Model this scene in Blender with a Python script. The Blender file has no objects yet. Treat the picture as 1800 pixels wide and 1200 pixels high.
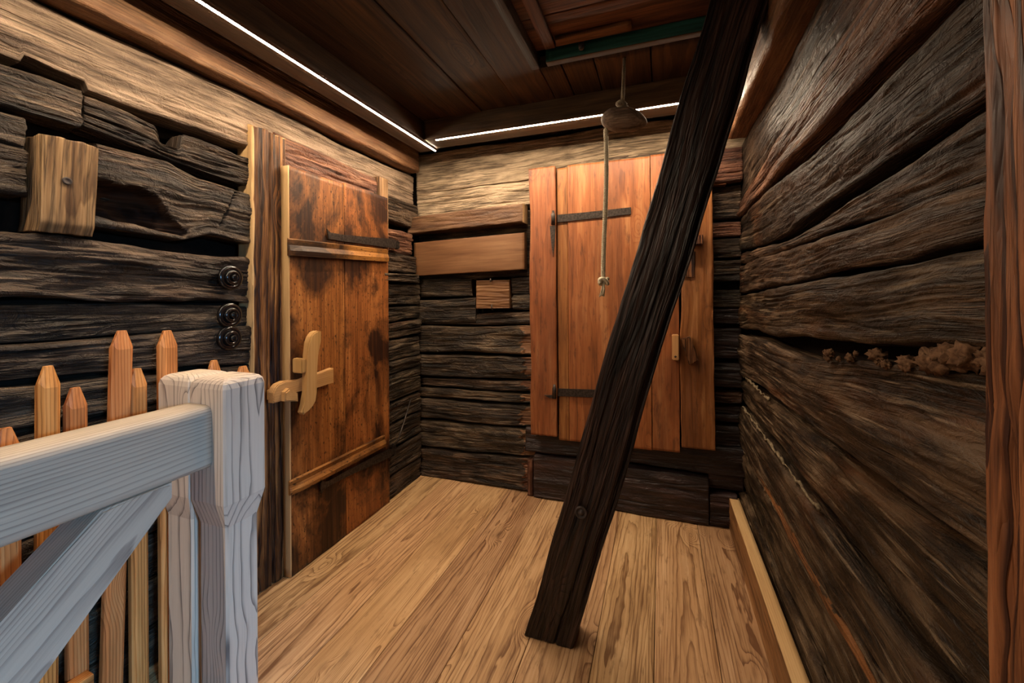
import bpy, bmesh, math, random
import numpy as np
from mathutils import Vector, Matrix

# ------------------------------------------------------------------ camera, sky, lights, exposure
SC = bpy.context.scene
COL = SC.collection
SC.view_settings.view_transform = 'Standard'
SC.view_settings.look = 'None'
SC.view_settings.gamma = 1.0
SC.view_settings.use_curve_mapping = False
SC.view_settings.exposure = 0.0
SC.cycles.use_denoising = True
SC.cycles.denoising_prefilter = 'ACCURATE'

cam_data = bpy.data.cameras.new('camera')
cam = bpy.data.objects.new('camera', cam_data)
COL.objects.link(cam)
SC.camera = cam
YAW, ROLL, FPX, CYPX, EYE = math.radians(19.739), math.radians(-0.386), 725.75, 517.5, 1.25
fwd = Vector((-math.sin(YAW), math.cos(YAW), 0))
r0 = Vector((math.cos(YAW), math.sin(YAW), 0))
u0 = Vector((0, 0, 1))
rgt = r0 * math.cos(ROLL) + u0 * math.sin(ROLL)
upv = -r0 * math.sin(ROLL) + u0 * math.cos(ROLL)
cam.matrix_world = Matrix(((rgt.x, upv.x, -fwd.x, 0), (rgt.y, upv.y, -fwd.y, 0), (rgt.z, upv.z, -fwd.z, EYE), (0, 0, 0, 1)))
cam_data.sensor_width = 36.0
cam_data.lens = 36.0 * FPX / 1800.0
cam_data.shift_y = (CYPX - 600.0) / 1800.0
cam_data.clip_start = 0.02

world = bpy.data.worlds.new('world')
SC.world = world
world.use_nodes = True
bgn = world.node_tree.nodes['Background']
bgn.inputs['Color'].default_value = (0.55, 0.72, 1.0, 1)
bgn.inputs['Strength'].default_value = 0.4

LED_POWER = 355.0
LED_COLOR = (1.0, 0.79, 0.56)


def area_light(name, loc, target, sx, sy, power, color):
    d = bpy.data.lights.new(name, 'AREA')
    d.shape = 'RECTANGLE'
    d.size, d.size_y = sx, sy
    d.energy = power
    d.color = color
    o = bpy.data.objects.new(name, d)
    COL.objects.link(o)
    o.location = loc
    o.rotation_euler = (Vector(target) - Vector(loc)).to_track_quat('-Z', 'Y').to_euler()
    return o


# daylight falling through the window of the stair landing behind the camera
area_light('window_daylight', (3.2, -0.95, 1.87), (-1.25, 0.80, 0.62), 0.6, 0.5, 190.0, (0.27, 0.60, 1.0))
# warm room lamp of the landing behind the camera
lamp = bpy.data.lights.new('landing_lamp', 'AREA')
lamp.shape = 'DISK'
lamp.size = 0.35
lamp.energy = 1.8
lamp.color = (1.0, 0.74, 0.48)
lo = bpy.data.objects.new('landing_lamp', lamp)
COL.objects.link(lo)
lo.location = (-0.45, -1.15, 1.55)
lo.rotation_euler = (math.radians(78), 0, math.radians(-8))

# ------------------------------------------------------------------ noise
_rng = np.random.RandomState(7)
_PERM = np.concatenate([_rng.permutation(512)] * 3)
_GR = np.stack([np.cos(np.linspace(0, 2 * np.pi, 512, endpoint=False)), np.sin(np.linspace(0, 2 * np.pi, 512, endpoint=False))], 1)


def noise2(x, y, seed=0):
    x = np.asarray(x, float) + seed * 17.31
    y = np.asarray(y, float) + seed * 5.77
    xi, yi = np.floor(x).astype(int), np.floor(y).astype(int)
    xf, yf = x - xi, y - yi
    u, v = xf * xf * xf * (xf * (xf * 6 - 15) + 10), yf * yf * yf * (yf * (yf * 6 - 15) + 10)

    def g(ix, iy, dx, dy):
        gr = _GR[_PERM[_PERM[ix & 511] + (iy & 511)]]
        return gr[..., 0] * dx + gr[..., 1] * dy
    a = g(xi, yi, xf, yf); b = g(xi + 1, yi, xf - 1, yf)
    c = g(xi, yi + 1, xf, yf - 1); d = g(xi + 1, yi + 1, xf - 1, yf - 1)
    return 1.5 * ((a * (1 - u) + b * u) * (1 - v) + (c * (1 - u) + d * u) * v)


def fbm(x, y, seed=0, octv=3):
    s, a = 0, 1.0
    for k in range(octv):
        s = s + a * noise2(x * 2 ** k, y * 2 ** k, seed + k * 3)
        a *= 0.5
    return s


def facets(x, y, seed):
    """Overlapping flat axe cuts: the lowest of many tilted planes, in units of about one."""
    x = x + seed * 3.7
    y = y + seed * 1.9
    xi, yi = np.floor(x).astype(int), np.floor(y).astype(int)
    best = np.full(x.shape, 9.0)
    for dx in (-1, 0, 1):
        for dy in (-1, 0, 1):
            cx, cy = xi + dx, yi + dy
            h = _PERM[_PERM[cx & 511] + (cy & 511)]
            h2 = _PERM[h + 101]
            h3 = _PERM[h2 + 57]
            px, py = cx + 0.2 + 0.6 * (h / 512.0), cy + 0.2 + 0.6 * (h2 / 512.0)
            gx, gy = (h3 / 512.0 - 0.5) * 1.0, (_PERM[h3 + 13] / 512.0 - 0.5) * 1.4
            ux, uy = x - px, y - py
            best = np.minimum(best, gx * ux + gy * uy + 0.55 * (ux * ux + uy * uy) + 0.45 * (_PERM[h3 + 211] / 512.0))
    return best - 0.25


def sstep(a, b, x):
    t = np.clip((x - a) / (b - a), 0, 1)
    return t * t * (3 - 2 * t)


# ------------------------------------------------------------------ materials
def new_mat(name):
    m = bpy.data.materials.new(name)
    m.use_nodes = True
    nt = m.node_tree
    for n in list(nt.nodes):
        nt.nodes.remove(n)
    out = nt.nodes.new('ShaderNodeOutputMaterial')
    b = nt.nodes.new('ShaderNodeBsdfPrincipled')
    nt.links.new(b.outputs[0], out.inputs[0])
    return m, nt, b


def wood(name, dark, mid, light, ring=60.0, ring_amt=0.5, broad=0.5, fine=0.35, bump=0.25, rough=0.6, spec=0.35,
         patch=None, patch_amt=0.5, patch_scale=2.0, knots=0.0, var=0.25, core=0.06, contrast=1.0, patch_bias=0.0,
         knot_col=(0.05, 0.02, 0.01), wear=None, wear_amt=0.0, split=0.0, fold=0.11, patch_aniso=3.2, wear_vec=(9, 42, 42), ring_pow=3.0, patch_slope=5.0, crack=0.0, iso=0.0, ax=1.0):
    m, nt, b = new_mat(name)
    N, Lk = nt.nodes.new, nt.links.new

    def mth(op, *a, clamp=False):
        n = N('ShaderNodeMath'); n.operation = op; n.use_clamp = clamp
        for i, v in enumerate(a):
            if isinstance(v, (int, float)):
                n.inputs[i].default_value = v
            else:
                Lk(v, n.inputs[i])
        return n.outputs[0]

    at = N('ShaderNodeAttribute'); at.attribute_name = 'grain'

    def vec(sx, sy, sz):
        mp = N('ShaderNodeMapping')
        mp.inputs['Scale'].default_value = (sx, sy, sz)
        Lk(at.outputs['Vector'], mp.inputs['Vector'])
        return mp.outputs[0]

    def noi(v, scale, det=3.0, dist=0.0, ro=0.55):
        n = N('ShaderNodeTexNoise')
        n.inputs['Scale'].default_value = scale
        n.inputs['Detail'].default_value = det
        n.inputs['Distortion'].default_value = dist
        n.inputs['Roughness'].default_value = ro
        Lk(v, n.inputs['Vector'])
        return n.outputs['Fac']

    n_br = noi(vec(1.3 * ax, 11, 11), 1.6, 4, 0.4)
    n_fi = noi(vec(5, 170, 170), 1.0, 3)
    n_md = noi(vec(2.4 * ax, 46, 46), 1.0, 4, 0.3)
    n_wob = noi(vec(0.55, 3, 3), 1.0, 1.5)
    sep = N('ShaderNodeSeparateXYZ'); Lk(at.outputs['Vector'], sep.inputs[0])
    # distance from a pith running along the piece: growth rings, cathedral figure
    fy = mth('PINGPONG', mth('ADD', sep.outputs[1], mth('MULTIPLY', n_wob, 0.09)), fold)
    yy = mth('SUBTRACT', fy, fold * 0.5)
    zz = mth('ADD', mth('PINGPONG', sep.outputs[2], 0.3), core)
    wob2 = mth('ADD', mth('MULTIPLY', noi(vec(0.8, 5, 5), 1.0, 1.5), 0.035), mth('MULTIPLY', noi(vec(5, 26, 26), 1.0, 2), 0.006))
    rad = mth('ADD', mth('SQRT', mth('ADD', mth('MULTIPLY', yy, yy), mth('MULTIPLY', zz, zz))), wob2)
    knotm = None
    if knots > 0:
        vo = N('ShaderNodeTexVoronoi'); vo.feature = 'F1'
        vo.inputs['Scale'].default_value = 1.0
        Lk(vec(2.1, 5.0, 2.0), vo.inputs['Vector'])
        kd = vo.outputs['Distance']
        kk = mth('MULTIPLY', mth('SUBTRACT', 1.0, mth('DIVIDE', kd, 0.30), clamp=True), 1.0)
        rad = mth('ADD', rad, mth('MULTIPLY', mth('MULTIPLY', kk, kk), 0.05))
        knotm = mth('MULTIPLY', mth('SUBTRACT', 1.0, mth('DIVIDE', kd, 0.085), clamp=True), knots, clamp=True)
    rs = mth('FRACT', mth('MULTIPLY', rad, ring))
    rs = mth('POWER', rs, ring_pow)
    fall = mth('MULTIPLY', mth('SUBTRACT', 1.0, mth('MULTIPLY', mth('SUBTRACT', rs, 0.86), 7.0), clamp=True), 1.0)
    ringv = mth('MULTIPLY', rs, fall)                      # thin dark late wood line
    tone = mth('ADD', mth('MULTIPLY', mth('SUBTRACT', n_br, 0.5), broad * 2.6),
               mth('ADD', mth('MULTIPLY', mth('SUBTRACT', n_fi, 0.5), fine * 1.6), mth('MULTIPLY', mth('SUBTRACT', n_md, 0.5), fine * 1.8)))
    tone = mth('SUBTRACT', mth('ADD', mth('MULTIPLY', tone, contrast), 0.55), mth('MULTIPLY', ringv, ring_amt), clamp=True)
    rp = N('ShaderNodeValToRGB')
    cr = rp.color_ramp
    cr.elements[0].position, cr.elements[0].color = 0.08, (*dark, 1)
    cr.elements[1].position, cr.elements[1].color = 0.92, (*light, 1)
    e = cr.elements.new(0.5); e.color = (*mid, 1)
    Lk(tone, rp.inputs[0])
    col = rp.outputs[0]

    def mix(fac, a, bcol, mode='MIX'):
        n = N('ShaderNodeMix'); n.data_type = 'RGBA'; n.blend_type = mode
        if isinstance(fac, (int, float)):
            n.inputs[0].default_value = fac
        else:
            Lk(fac, n.inputs[0])
        Lk(a, n.inputs[6])
        if isinstance(bcol, tuple):
            n.inputs[7].default_value = (*bcol, 1)
        else:
            Lk(bcol, n.inputs[7])
        return n.outputs[2]
    ridge = mth('POWER', mth('SUBTRACT', 1.0, mth('MULTIPLY', mth('ABSOLUTE', mth('SUBTRACT', noi(vec(3.2, 62, 62), 1.0, 3, 0.25), 0.5)), 7.0), clamp=True), 2.0)
    if patch is not None:
        pn = noi(vec(patch_scale, patch_scale * patch_aniso, patch_scale * patch_aniso), 1.0, 6, 0.5, 0.62)
        pf = mth('MULTIPLY', mth('MULTIPLY', mth('SUBTRACT', pn, 0.5 - patch_bias), patch_slope, clamp=True), patch_amt)
        pf = mth('MULTIPLY', pf, mth('ADD', mth('MULTIPLY', n_md, 0.9), 0.5), clamp=True)
        col = mix(pf, col, patch)
    if wear is not None:
        wn = noi(vec(*wear_vec), 1.0, 5, 0.2, 0.65)
        wf = mth('MULTIPLY', mth('MULTIPLY', mth('SUBTRACT', wn, 0.56), 9.0, clamp=True), wear_amt)
        col = mix(wf, col, wear)
    if crack:
        cm = mth('MULTIPLY', ridge, mth('MULTIPLY', mth('SUBTRACT', noi(vec(1.9, 10, 10), 1.0, 2), 0.40), 6.0, clamp=True))
        col = mix(mth('MULTIPLY', cm, crack, clamp=True), col, tuple(c * 0.35 for c in dark))
    if knotm is not None:
        col = mix(mth('MULTIPLY', knotm, 0.85), col, knot_col)
    oi = N('ShaderNodeObjectInfo')
    hv = N('ShaderNodeHueSaturation')
    Lk(mth('ADD', 1.0 - var, mth('MULTIPLY', oi.outputs['Random'], 2 * var)), hv.inputs['Value'])
    Lk(mth('ADD', 0.493, mth('MULTIPLY', mth('FRACT', mth('MULTIPLY', oi.outputs['Random'], 7.13)), 0.014)), hv.inputs['Hue'])
    Lk(col, hv.inputs['Color'])
    Lk(hv.outputs[0], b.inputs['Base Color'])
    b.inputs['Specular IOR Level'].default_value = spec
    Lk(mth('ADD', rough - 0.12, mth('MULTIPLY', n_md, 0.26), clamp=True), b.inputs['Roughness'])
    hgt = mth('ADD', mth('ADD', mth('MULTIPLY', n_fi, 0.35), mth('MULTIPLY', n_md, 0.75)), mth('SUBTRACT', mth('MULTIPLY', ringv, 0.4 * ring_amt), mth('MULTIPLY', ridge, mth('MULTIPLY', mth('SUBTRACT', noi(vec(1.6, 9, 9), 1.0, 2), 0.38), split * 4.0, clamp=False) if split else 0.0)))
    if iso:
        chop = noi(vec(17, 30, 30), 1.0, 6, 0.6, 0.6)
        hgt = mth('ADD', hgt, mth('MULTIPLY', mth('ABSOLUTE', mth('SUBTRACT', chop, 0.5)), iso * 5.0))
    bp = N('ShaderNodeBump')
    bp.inputs['Strength'].default_value = min(1.0, bump)
    bp.inputs['Distance'].default_value = 0.004 * max(1.0, bump)
    Lk(hgt, bp.inputs['Height'])
    Lk(bp.outputs[0], b.inputs['Normal'])
    return m


def plain(name, col, rough=0.5, metal=0.0, spec=0.5, bump=0.0, bscale=60.0, var=None):
    m, nt, b = new_mat(name)
    N, Lk = nt.nodes.new, nt.links.new
    b.inputs['Roughness'].default_value = rough
    b.inputs['Metallic'].default_value = metal
    b.inputs['Specular IOR Level'].default_value = spec
    tc = N('ShaderNodeTexCoord')
    n = N('ShaderNodeTexNoise'); n.inputs['Scale'].default_value = bscale; n.inputs['Detail'].default_value = 5
    Lk(tc.outputs['Object'], n.inputs['Vector'])
    rp = N('ShaderNodeValToRGB')
    c2 = var or tuple(c * 1.5 for c in col)
    rp.color_ramp.elements[0].position, rp.color_ramp.elements[0].color = 0.35, (*col, 1)
    rp.color_ramp.elements[1].position, rp.color_ramp.elements[1].color = 0.75, (*c2, 1)
    Lk(n.outputs['Fac'], rp.inputs[0]); Lk(rp.outputs[0], b.inputs['Base Color'])
    if bump:
        bp = N('ShaderNodeBump'); bp.inputs['Strength'].default_value = bump; bp.inputs['Distance'].default_value = 0.003
        Lk(n.outputs['Fac'], bp.inputs['Height']); Lk(bp.outputs[0], b.inputs['Normal'])
    return m


def emit(name, col, s):
    m = bpy.data.materials.new(name); m.use_nodes = True
    nt = m.node_tree
    for n in list(nt.nodes):
        nt.nodes.remove(n)
    o = nt.nodes.new('ShaderNodeOutputMaterial'); e = nt.nodes.new('ShaderNodeEmission')
    e.inputs[0].default_value = (*col, 1); e.inputs[1].default_value = s
    nt.links.new(e.outputs[0], o.inputs[0])
    return m


M = {}
M['log'] = wood('dark_hewn_log', (0.0065, 0.0040, 0.0025), (0.0370, 0.0235, 0.0145), (0.1250, 0.0830, 0.0510), ring_amt=0.05, broad=0.75, fine=0.30,
                bump=1.3, rough=0.48, spec=0.32, patch=(0.15, 0.055, 0.020), patch_amt=0.5, patch_scale=1.5, patch_bias=-0.08, var=0.22, contrast=1.2, split=0.9,
                wear=(0.26, 0.185, 0.120), wear_amt=0.5, wear_vec=(4, 75, 75), crack=0.9, iso=1.00, ax=2.4)
M['log_pale'] = wood('strip_lit_pale_log', (0.065, 0.043, 0.028), (0.235, 0.170, 0.112), (0.37, 0.275, 0.188), ring_amt=0.05, broad=0.70, fine=0.30,
                     bump=1.1, rough=0.62, spec=0.3, patch=(0.11, 0.055, 0.028), patch_amt=0.55, patch_scale=1.1, patch_bias=-0.06, var=0.05, split=0.9, crack=0.8, iso=0.80, ax=2.2)  # glow of the nearby light strip is put into this pale tone
M['log_lit'] = wood('strip_lit_bright_log', (0.0943, 0.0623, 0.0406), (0.3407, 0.2465, 0.1624), (0.5365, 0.3987, 0.2726), ring_amt=0.05, broad=0.70, fine=0.30,
                     bump=1.1, rough=0.62, spec=0.3, patch=(0.11, 0.055, 0.028), patch_amt=0.55, patch_scale=1.1, patch_bias=-0.06, var=0.05, split=0.9, crack=0.8, iso=0.80, ax=2.2)  # lit copy of log_pale: strip light on the back wall added as colour
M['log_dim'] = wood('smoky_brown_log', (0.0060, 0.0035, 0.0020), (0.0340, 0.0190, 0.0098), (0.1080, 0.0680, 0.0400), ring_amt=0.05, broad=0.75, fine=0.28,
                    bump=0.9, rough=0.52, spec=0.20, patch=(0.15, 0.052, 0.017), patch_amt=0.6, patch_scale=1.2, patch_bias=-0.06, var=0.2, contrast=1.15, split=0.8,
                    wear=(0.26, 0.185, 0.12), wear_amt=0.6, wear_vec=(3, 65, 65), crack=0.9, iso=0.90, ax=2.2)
M['log_shaded'] = wood('shaded_dark_log', (0.0039, 0.0022, 0.0014), (0.0198, 0.0121, 0.0072), (0.0605, 0.0385, 0.0237), ring_amt=0.05, broad=0.75, fine=0.28,
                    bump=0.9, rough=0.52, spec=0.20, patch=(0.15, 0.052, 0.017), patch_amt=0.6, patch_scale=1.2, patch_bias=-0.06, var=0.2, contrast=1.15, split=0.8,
                    wear=(0.26, 0.185, 0.12), wear_amt=0.6, wear_vec=(3, 65, 65), crack=0.9, iso=0.90, ax=2.2)  # shaded copy of log_dim: the gloom under the ceiling is in its colour
M['rusty'] = wood('rusty_orange_log_edge', (0.05, 0.017, 0.006), (0.19, 0.072, 0.025), (0.33, 0.145, 0.055), ring_amt=0.1, broad=0.7, fine=0.4, bump=1.0, rough=0.55, spec=0.25, var=0.0,
                  split=0.7, crack=0.8, iso=0.5)
M['hollow'] = wood('dark_hollow_wood', (0.004, 0.002, 0.0015), (0.018, 0.009, 0.005), (0.070, 0.033, 0.016), ring_amt=0.05, broad=0.6, fine=0.4, bump=0.8, rough=0.65, spec=0.12,
                   patch=(0.10, 0.035, 0.012), patch_amt=0.5, patch_scale=3.0, patch_bias=-0.06, var=0.0)  # darker wood colour used inside the hollow
M['broken'] = wood('broken_brown_log_end', (0.05, 0.020, 0.010), (0.19, 0.085, 0.042), (0.34, 0.18, 0.095), ring_amt=0.1, broad=0.5, fine=0.7, bump=1.5, rough=0.6, spec=0.3, var=0.1,
                   split=0.8, crack=0.6)
M['log_red'] = wood('reddish_log', (0.028, 0.011, 0.007), (0.13, 0.052, 0.028), (0.28, 0.135, 0.072), ring_amt=0.2, broad=0.6, fine=0.8,
                    bump=1.6, rough=0.55, spec=0.4, patch=(0.025, 0.014, 0.010), patch_amt=0.7, patch_scale=2.0, var=0.12, split=0.9, iso=0.70, ax=1.5)
M['log_black'] = wood('near_black_log', (0.005, 0.003, 0.0034), (0.019, 0.0105, 0.0110), (0.065, 0.034, 0.031), ring_amt=0.1, broad=0.6, fine=0.4,
                      bump=0.9, rough=0.42, spec=0.42, patch=(0.10, 0.035, 0.018), patch_amt=0.5, patch_scale=1.8, patch_bias=-0.09, var=0.2, split=0.5, crack=0.6, iso=0.60, ax=1.8)  # darkest log tone, faintly purple
M['lean'] = wood('black_brown_beam', (0.0039, 0.0023, 0.0023), (0.0189, 0.0094, 0.0078), (0.0618, 0.0299, 0.0221), ring=150, ring_amt=0.6, broad=0.4, fine=0.7,
                 bump=1.8, rough=0.46, spec=0.45, knots=0.5, var=0.0, core=0.03, split=0.6)
M['floor'] = wood('worn_larch_floor', (0.1700, 0.0820, 0.0340), (0.4700, 0.2820, 0.1380), (0.6100, 0.4050, 0.2250), ring=190, ring_amt=0.55, broad=0.34, fine=0.50,
                  bump=0.45, rough=0.50, spec=0.3, knots=0.9, var=0.19, core=0.035, patch=(0.33, 0.175, 0.080), patch_amt=0.5, patch_scale=0.8,
                  wear=(0.16, 0.080, 0.034), wear_amt=0.55, knot_col=(0.12, 0.055, 0.022), fold=0.21, ring_pow=3.5)
M['door_l'] = wood('blotched_orange_door', (0.070, 0.022, 0.005), (0.27, 0.098, 0.022), (0.46, 0.20, 0.055), ring=120, ring_amt=0.25, broad=0.35, fine=0.45,
                   bump=0.5, rough=0.5, spec=0.28, patch=(0.024, 0.008, 0.003), patch_amt=1.0, patch_scale=2.6, patch_aniso=1.25, patch_bias=0.045, patch_slope=7.0, var=0.03,
                   wear=(0.022, 0.008, 0.003), wear_amt=0.95, wear_vec=(50, 95, 95), fold=0.4)
M['door_b'] = wood('reddish_brown_door', (0.1000, 0.0300, 0.0080), (0.2550, 0.0840, 0.0230), (0.3700, 0.1650, 0.0620), ring=120, ring_amt=0.25, broad=0.45, fine=0.4,
                   bump=0.6, rough=0.48, spec=0.4, patch=(0.10, 0.032, 0.012), patch_amt=0.7, patch_scale=1.2, knots=0.5, var=0.10,
                   wear=(0.07, 0.024, 0.010), wear_amt=0.6)
M['post'] = wood('grained_brown_post', (0.018, 0.006, 0.003), (0.115, 0.042, 0.014), (0.33, 0.150, 0.055), ring=95, ring_amt=0.75, broad=0.55, fine=0.7,
                 bump=1.5, rough=0.5, spec=0.3, knots=0.6, var=0.05, core=0.03, split=0.6, fold=0.35)
M['post_red'] = wood('orange_brown_post', (0.0432, 0.0144, 0.0058), (0.2304, 0.0900, 0.0317), (0.3888, 0.1692, 0.0662), ring=170, ring_amt=0.8, broad=0.5, fine=0.5,
                     bump=1.2, rough=0.5, spec=0.35, knots=0.35, fold=0.6, crack=0.8, var=0.0, core=0.06, split=0.5)
M['beam_br'] = wood('brown_wall_plate', (0.055, 0.023, 0.010), (0.175, 0.080, 0.036), (0.32, 0.175, 0.09), ring=90, ring_amt=0.15, broad=0.6, fine=0.45,
                    bump=0.9, rough=0.55, spec=0.35, patch=(0.22, 0.072, 0.025), patch_amt=0.6, patch_scale=1.0, var=0.1, split=0.5, crack=0.7, iso=0.50, ax=1.5)
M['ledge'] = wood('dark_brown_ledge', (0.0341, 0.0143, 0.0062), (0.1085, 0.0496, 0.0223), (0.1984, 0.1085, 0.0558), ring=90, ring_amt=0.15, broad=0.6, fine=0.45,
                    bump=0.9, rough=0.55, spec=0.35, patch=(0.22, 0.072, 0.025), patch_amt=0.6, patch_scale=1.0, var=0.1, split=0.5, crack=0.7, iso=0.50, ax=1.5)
M['ceil'] = wood('dark_ceiling_board', (0.0136, 0.0062, 0.0031), (0.0409, 0.0192, 0.0087), (0.0899, 0.0434, 0.0192), ring=120, ring_amt=0.4, broad=0.5, fine=0.4,
                 bump=0.5, rough=0.6, spec=0.3, knots=0.7, var=0.22, core=0.03)
M['ceil_dk'] = wood('dark_light_cover_board', (0.0210, 0.0112, 0.0056), (0.0595, 0.0315, 0.0161), (0.1190, 0.0630, 0.0315), ring=120, ring_amt=0.2, broad=0.5, fine=0.4,
                    bump=0.5, rough=0.55, spec=0.3, var=0.08)
M['hatch'] = wood('rusty_hatch_board', (0.0325, 0.0117, 0.0052), (0.0975, 0.0364, 0.0156), (0.1950, 0.0748, 0.0292), ring=120, ring_amt=0.3, broad=0.6, fine=0.5,
                  bump=0.8, rough=0.6, spec=0.3, patch=(0.36, 0.13, 0.04), patch_amt=0.5, patch_scale=2.2, patch_bias=-0.06, var=0.1)
M['teal'] = wood('daylight_teal_board', (0.006, 0.026, 0.022), (0.016, 0.075, 0.062), (0.03, 0.13, 0.105), ring=50, ring_amt=0.2, broad=0.4, fine=0.4,
                 bump=0.4, rough=0.5, spec=0.35, var=0.05)  # cool daylight cast on the hatch reveal, put into the board colour
M['raw'] = wood('raw_pale_softwood', (0.1700, 0.1350, 0.1150), (0.6000, 0.5000, 0.4000), (0.7000, 0.6000, 0.4850), ring=88, ring_amt=0.55, broad=0.14, fine=0.20,
                bump=0.25, rough=0.6, spec=0.25, knots=0.8, var=0.03, core=0.05, knot_col=(0.10, 0.065, 0.05), fold=0.45, ring_pow=6.0)
M['raw_rail'] = wood('raw_pale_rail', (0.24, 0.19, 0.155), (0.50, 0.42, 0.335), (0.62, 0.53, 0.42), ring=120, ring_amt=0.38, broad=0.14, fine=0.22,
                     bump=0.3, rough=0.6, spec=0.25, knots=0.0, var=0.03, core=0.16, fold=0.95)
M['picket'] = wood('orange_larch_picket', (0.2600, 0.0800, 0.0200), (0.6200, 0.2450, 0.0700), (0.7600, 0.4000, 0.1500), ring=130, ring_amt=0.45, broad=0.35, fine=0.25,
                   bump=0.3, rough=0.45, spec=0.35, knots=0.25, var=0.12, core=0.03)
M['fresh'] = wood('fresh_sawn_wood', (0.36, 0.20, 0.085), (0.56, 0.345, 0.165), (0.68, 0.46, 0.25), ring=140, ring_amt=0.2, broad=0.3, fine=0.3,
                  bump=0.3, rough=0.55, spec=0.3, var=0.04)
M['latch'] = wood('honey_latch_wood', (0.2700, 0.1300, 0.0450), (0.4800, 0.2650, 0.1000), (0.6000, 0.3700, 0.1650), ring=120, ring_amt=0.2, broad=0.3, fine=0.2,
                  bump=0.2, rough=0.42, spec=0.4, var=0.04)
M['base'] = wood('rough_larch_baseboard', (0.07, 0.026, 0.009), (0.25, 0.110, 0.042), (0.40, 0.20, 0.085), ring=120, ring_amt=0.35, broad=0.6, fine=0.5,
                 bump=0.6, rough=0.55, spec=0.3, patch=(0.06, 0.026, 0.011), patch_amt=0.85, patch_scale=2.2, patch_bias=-0.01, var=0.0)
M['block'] = wood('tan_sawn_block', (0.1000, 0.0460, 0.0190), (0.2650, 0.1480, 0.0700), (0.4200, 0.2600, 0.1350), ring=150, ring_amt=0.45, broad=0.4, fine=0.6,
                  bump=1.3, split=0.8, crack=0.8, rough=0.6, spec=0.3, knots=0.5, var=0.0)
M['plank_w'] = wood('smooth_brown_wall_board', (0.0748, 0.0286, 0.0109), (0.1462, 0.0639, 0.0272), (0.2108, 0.1074, 0.0496), ring=70, ring_amt=0.25, broad=0.5, fine=0.3,
                    bump=0.25, rough=0.5, spec=0.3, knots=0.6, var=0.0)
M['weight'] = wood('brown_driftwood', (0.06, 0.036, 0.024), (0.17, 0.112, 0.076), (0.30, 0.21, 0.145), ring=40, ring_amt=0.04, broad=0.6, fine=0.6, bump=0.8, iso=0.8,
                   rough=0.7, spec=0.2, var=0.0)
M['backing'] = plain('dark_chinking', (0.010, 0.007, 0.005), 0.9, spec=0.1, bump=0.5)
M['iron'] = plain('blackened_iron', (0.030, 0.024, 0.021), 0.45, 0.7, 0.5, 0.4, 90.0, (0.085, 0.065, 0.055))
M['rivet'] = plain('worn_iron_rivet', (0.10, 0.085, 0.075), 0.35, 0.8, 0.5, 0.2, 90.0, (0.22, 0.19, 0.17))
M['bakelite'] = plain('black_bakelite', (0.006, 0.005, 0.005), 0.16, 0.0, 0.6)
M['rope'] = plain('hemp_rope', (0.50, 0.42, 0.29), 0.85, 0, 0.2, 0.6, 240.0, (0.74, 0.66, 0.50))
M['cord'] = plain('grey_old_cord', (0.16, 0.125, 0.085), 0.85, 0, 0.2, 0.6, 240.0, (0.30, 0.24, 0.16))
M['moss'] = plain('dry_oakum', (0.06, 0.030, 0.016), 0.95, 0, 0.1, 1.0, 90.0, (0.20, 0.11, 0.06))
M['peg'] = plain('dark_wooden_peg', (0.030, 0.022, 0.020), 0.5, 0, 0.4, 0.3, 80.0, (0.07, 0.05, 0.045))
M['led'] = emit('led_strip_glow', LED_COLOR, LED_POWER)
M['led_back'] = emit('led_strip_glow_back', LED_COLOR, LED_POWER * 1.45)


# ------------------------------------------------------------------ mesh helpers
def put(name, verts, faces, mats, parent=None, grain=None, fmat=None, smooth=False, center=None, sharp_from=None):
    """ONE mesh object from world-space vertices; its origin sits at its own middle."""
    verts = np.asarray(verts, float)
    c = verts.mean(0) if center is None else np.asarray(center, float)
    me = bpy.data.meshes.new(name)
    if isinstance(faces, tuple):                 # (quads Nx4, list of ngons)
        quads, ngons = faces
        nq = len(quads)
        loops = np.concatenate([quads.ravel()] + [np.asarray(n) for n in ngons]).astype(np.int32)
        tot = np.array([4] * nq + [len(n) for n in ngons], np.int32)
        start = np.concatenate([[0], np.cumsum(tot)[:-1]]).astype(np.int32)
        me.vertices.add(len(verts)); me.loops.add(len(loops)); me.polygons.add(len(tot))
        me.vertices.foreach_set('co', (verts - c).ravel())
        me.loops.foreach_set('vertex_index', loops)
        me.polygons.foreach_set('loop_start', start)
        sm = np.ones(len(tot), bool) if smooth else np.zeros(len(tot), bool)
        sm[nq:] = False
        me.polygons.foreach_set('use_smooth', sm)
    else:
        me.from_pydata((verts - c).tolist(), [], [list(f) for f in faces])
        if smooth:
            me.polygons.foreach_set('use_smooth', [True] * len(me.polygons))
    for m in (mats if isinstance(mats, (list, tuple)) else [mats]):
        me.materials.append(m)
    if fmat is not None:
        me.polygons.foreach_set('material_index', np.asarray(fmat, np.int32))
    me.update(calc_edges=True)
    me.validate()
    if grain is not None:
        a = me.attributes.new('grain', 'FLOAT_VECTOR', 'POINT')
        a.data.foreach_set('vector', np.asarray(grain, np.float32).ravel())
    o = bpy.data.objects.new(name, me)
    COL.objects.link(o)
    if parent is not None:
        o.parent = parent
        o.location = Vector(c) - parent.location
    else:
        o.location = c
    return o


def thing(name, loc, label, cat, group=None, kind=None):
    o = bpy.data.objects.new(name, None)
    o.empty_display_size = 0.05
    COL.objects.link(o)
    o.location = loc
    return tag(o, label, cat, group, kind)


def tag(o, label, cat, group=None, kind=None):
    o['label'] = label
    o['category'] = cat
    if group:
        o['group'] = group
    if kind:
        o['kind'] = kind
    return o


_seed = [100]


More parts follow.
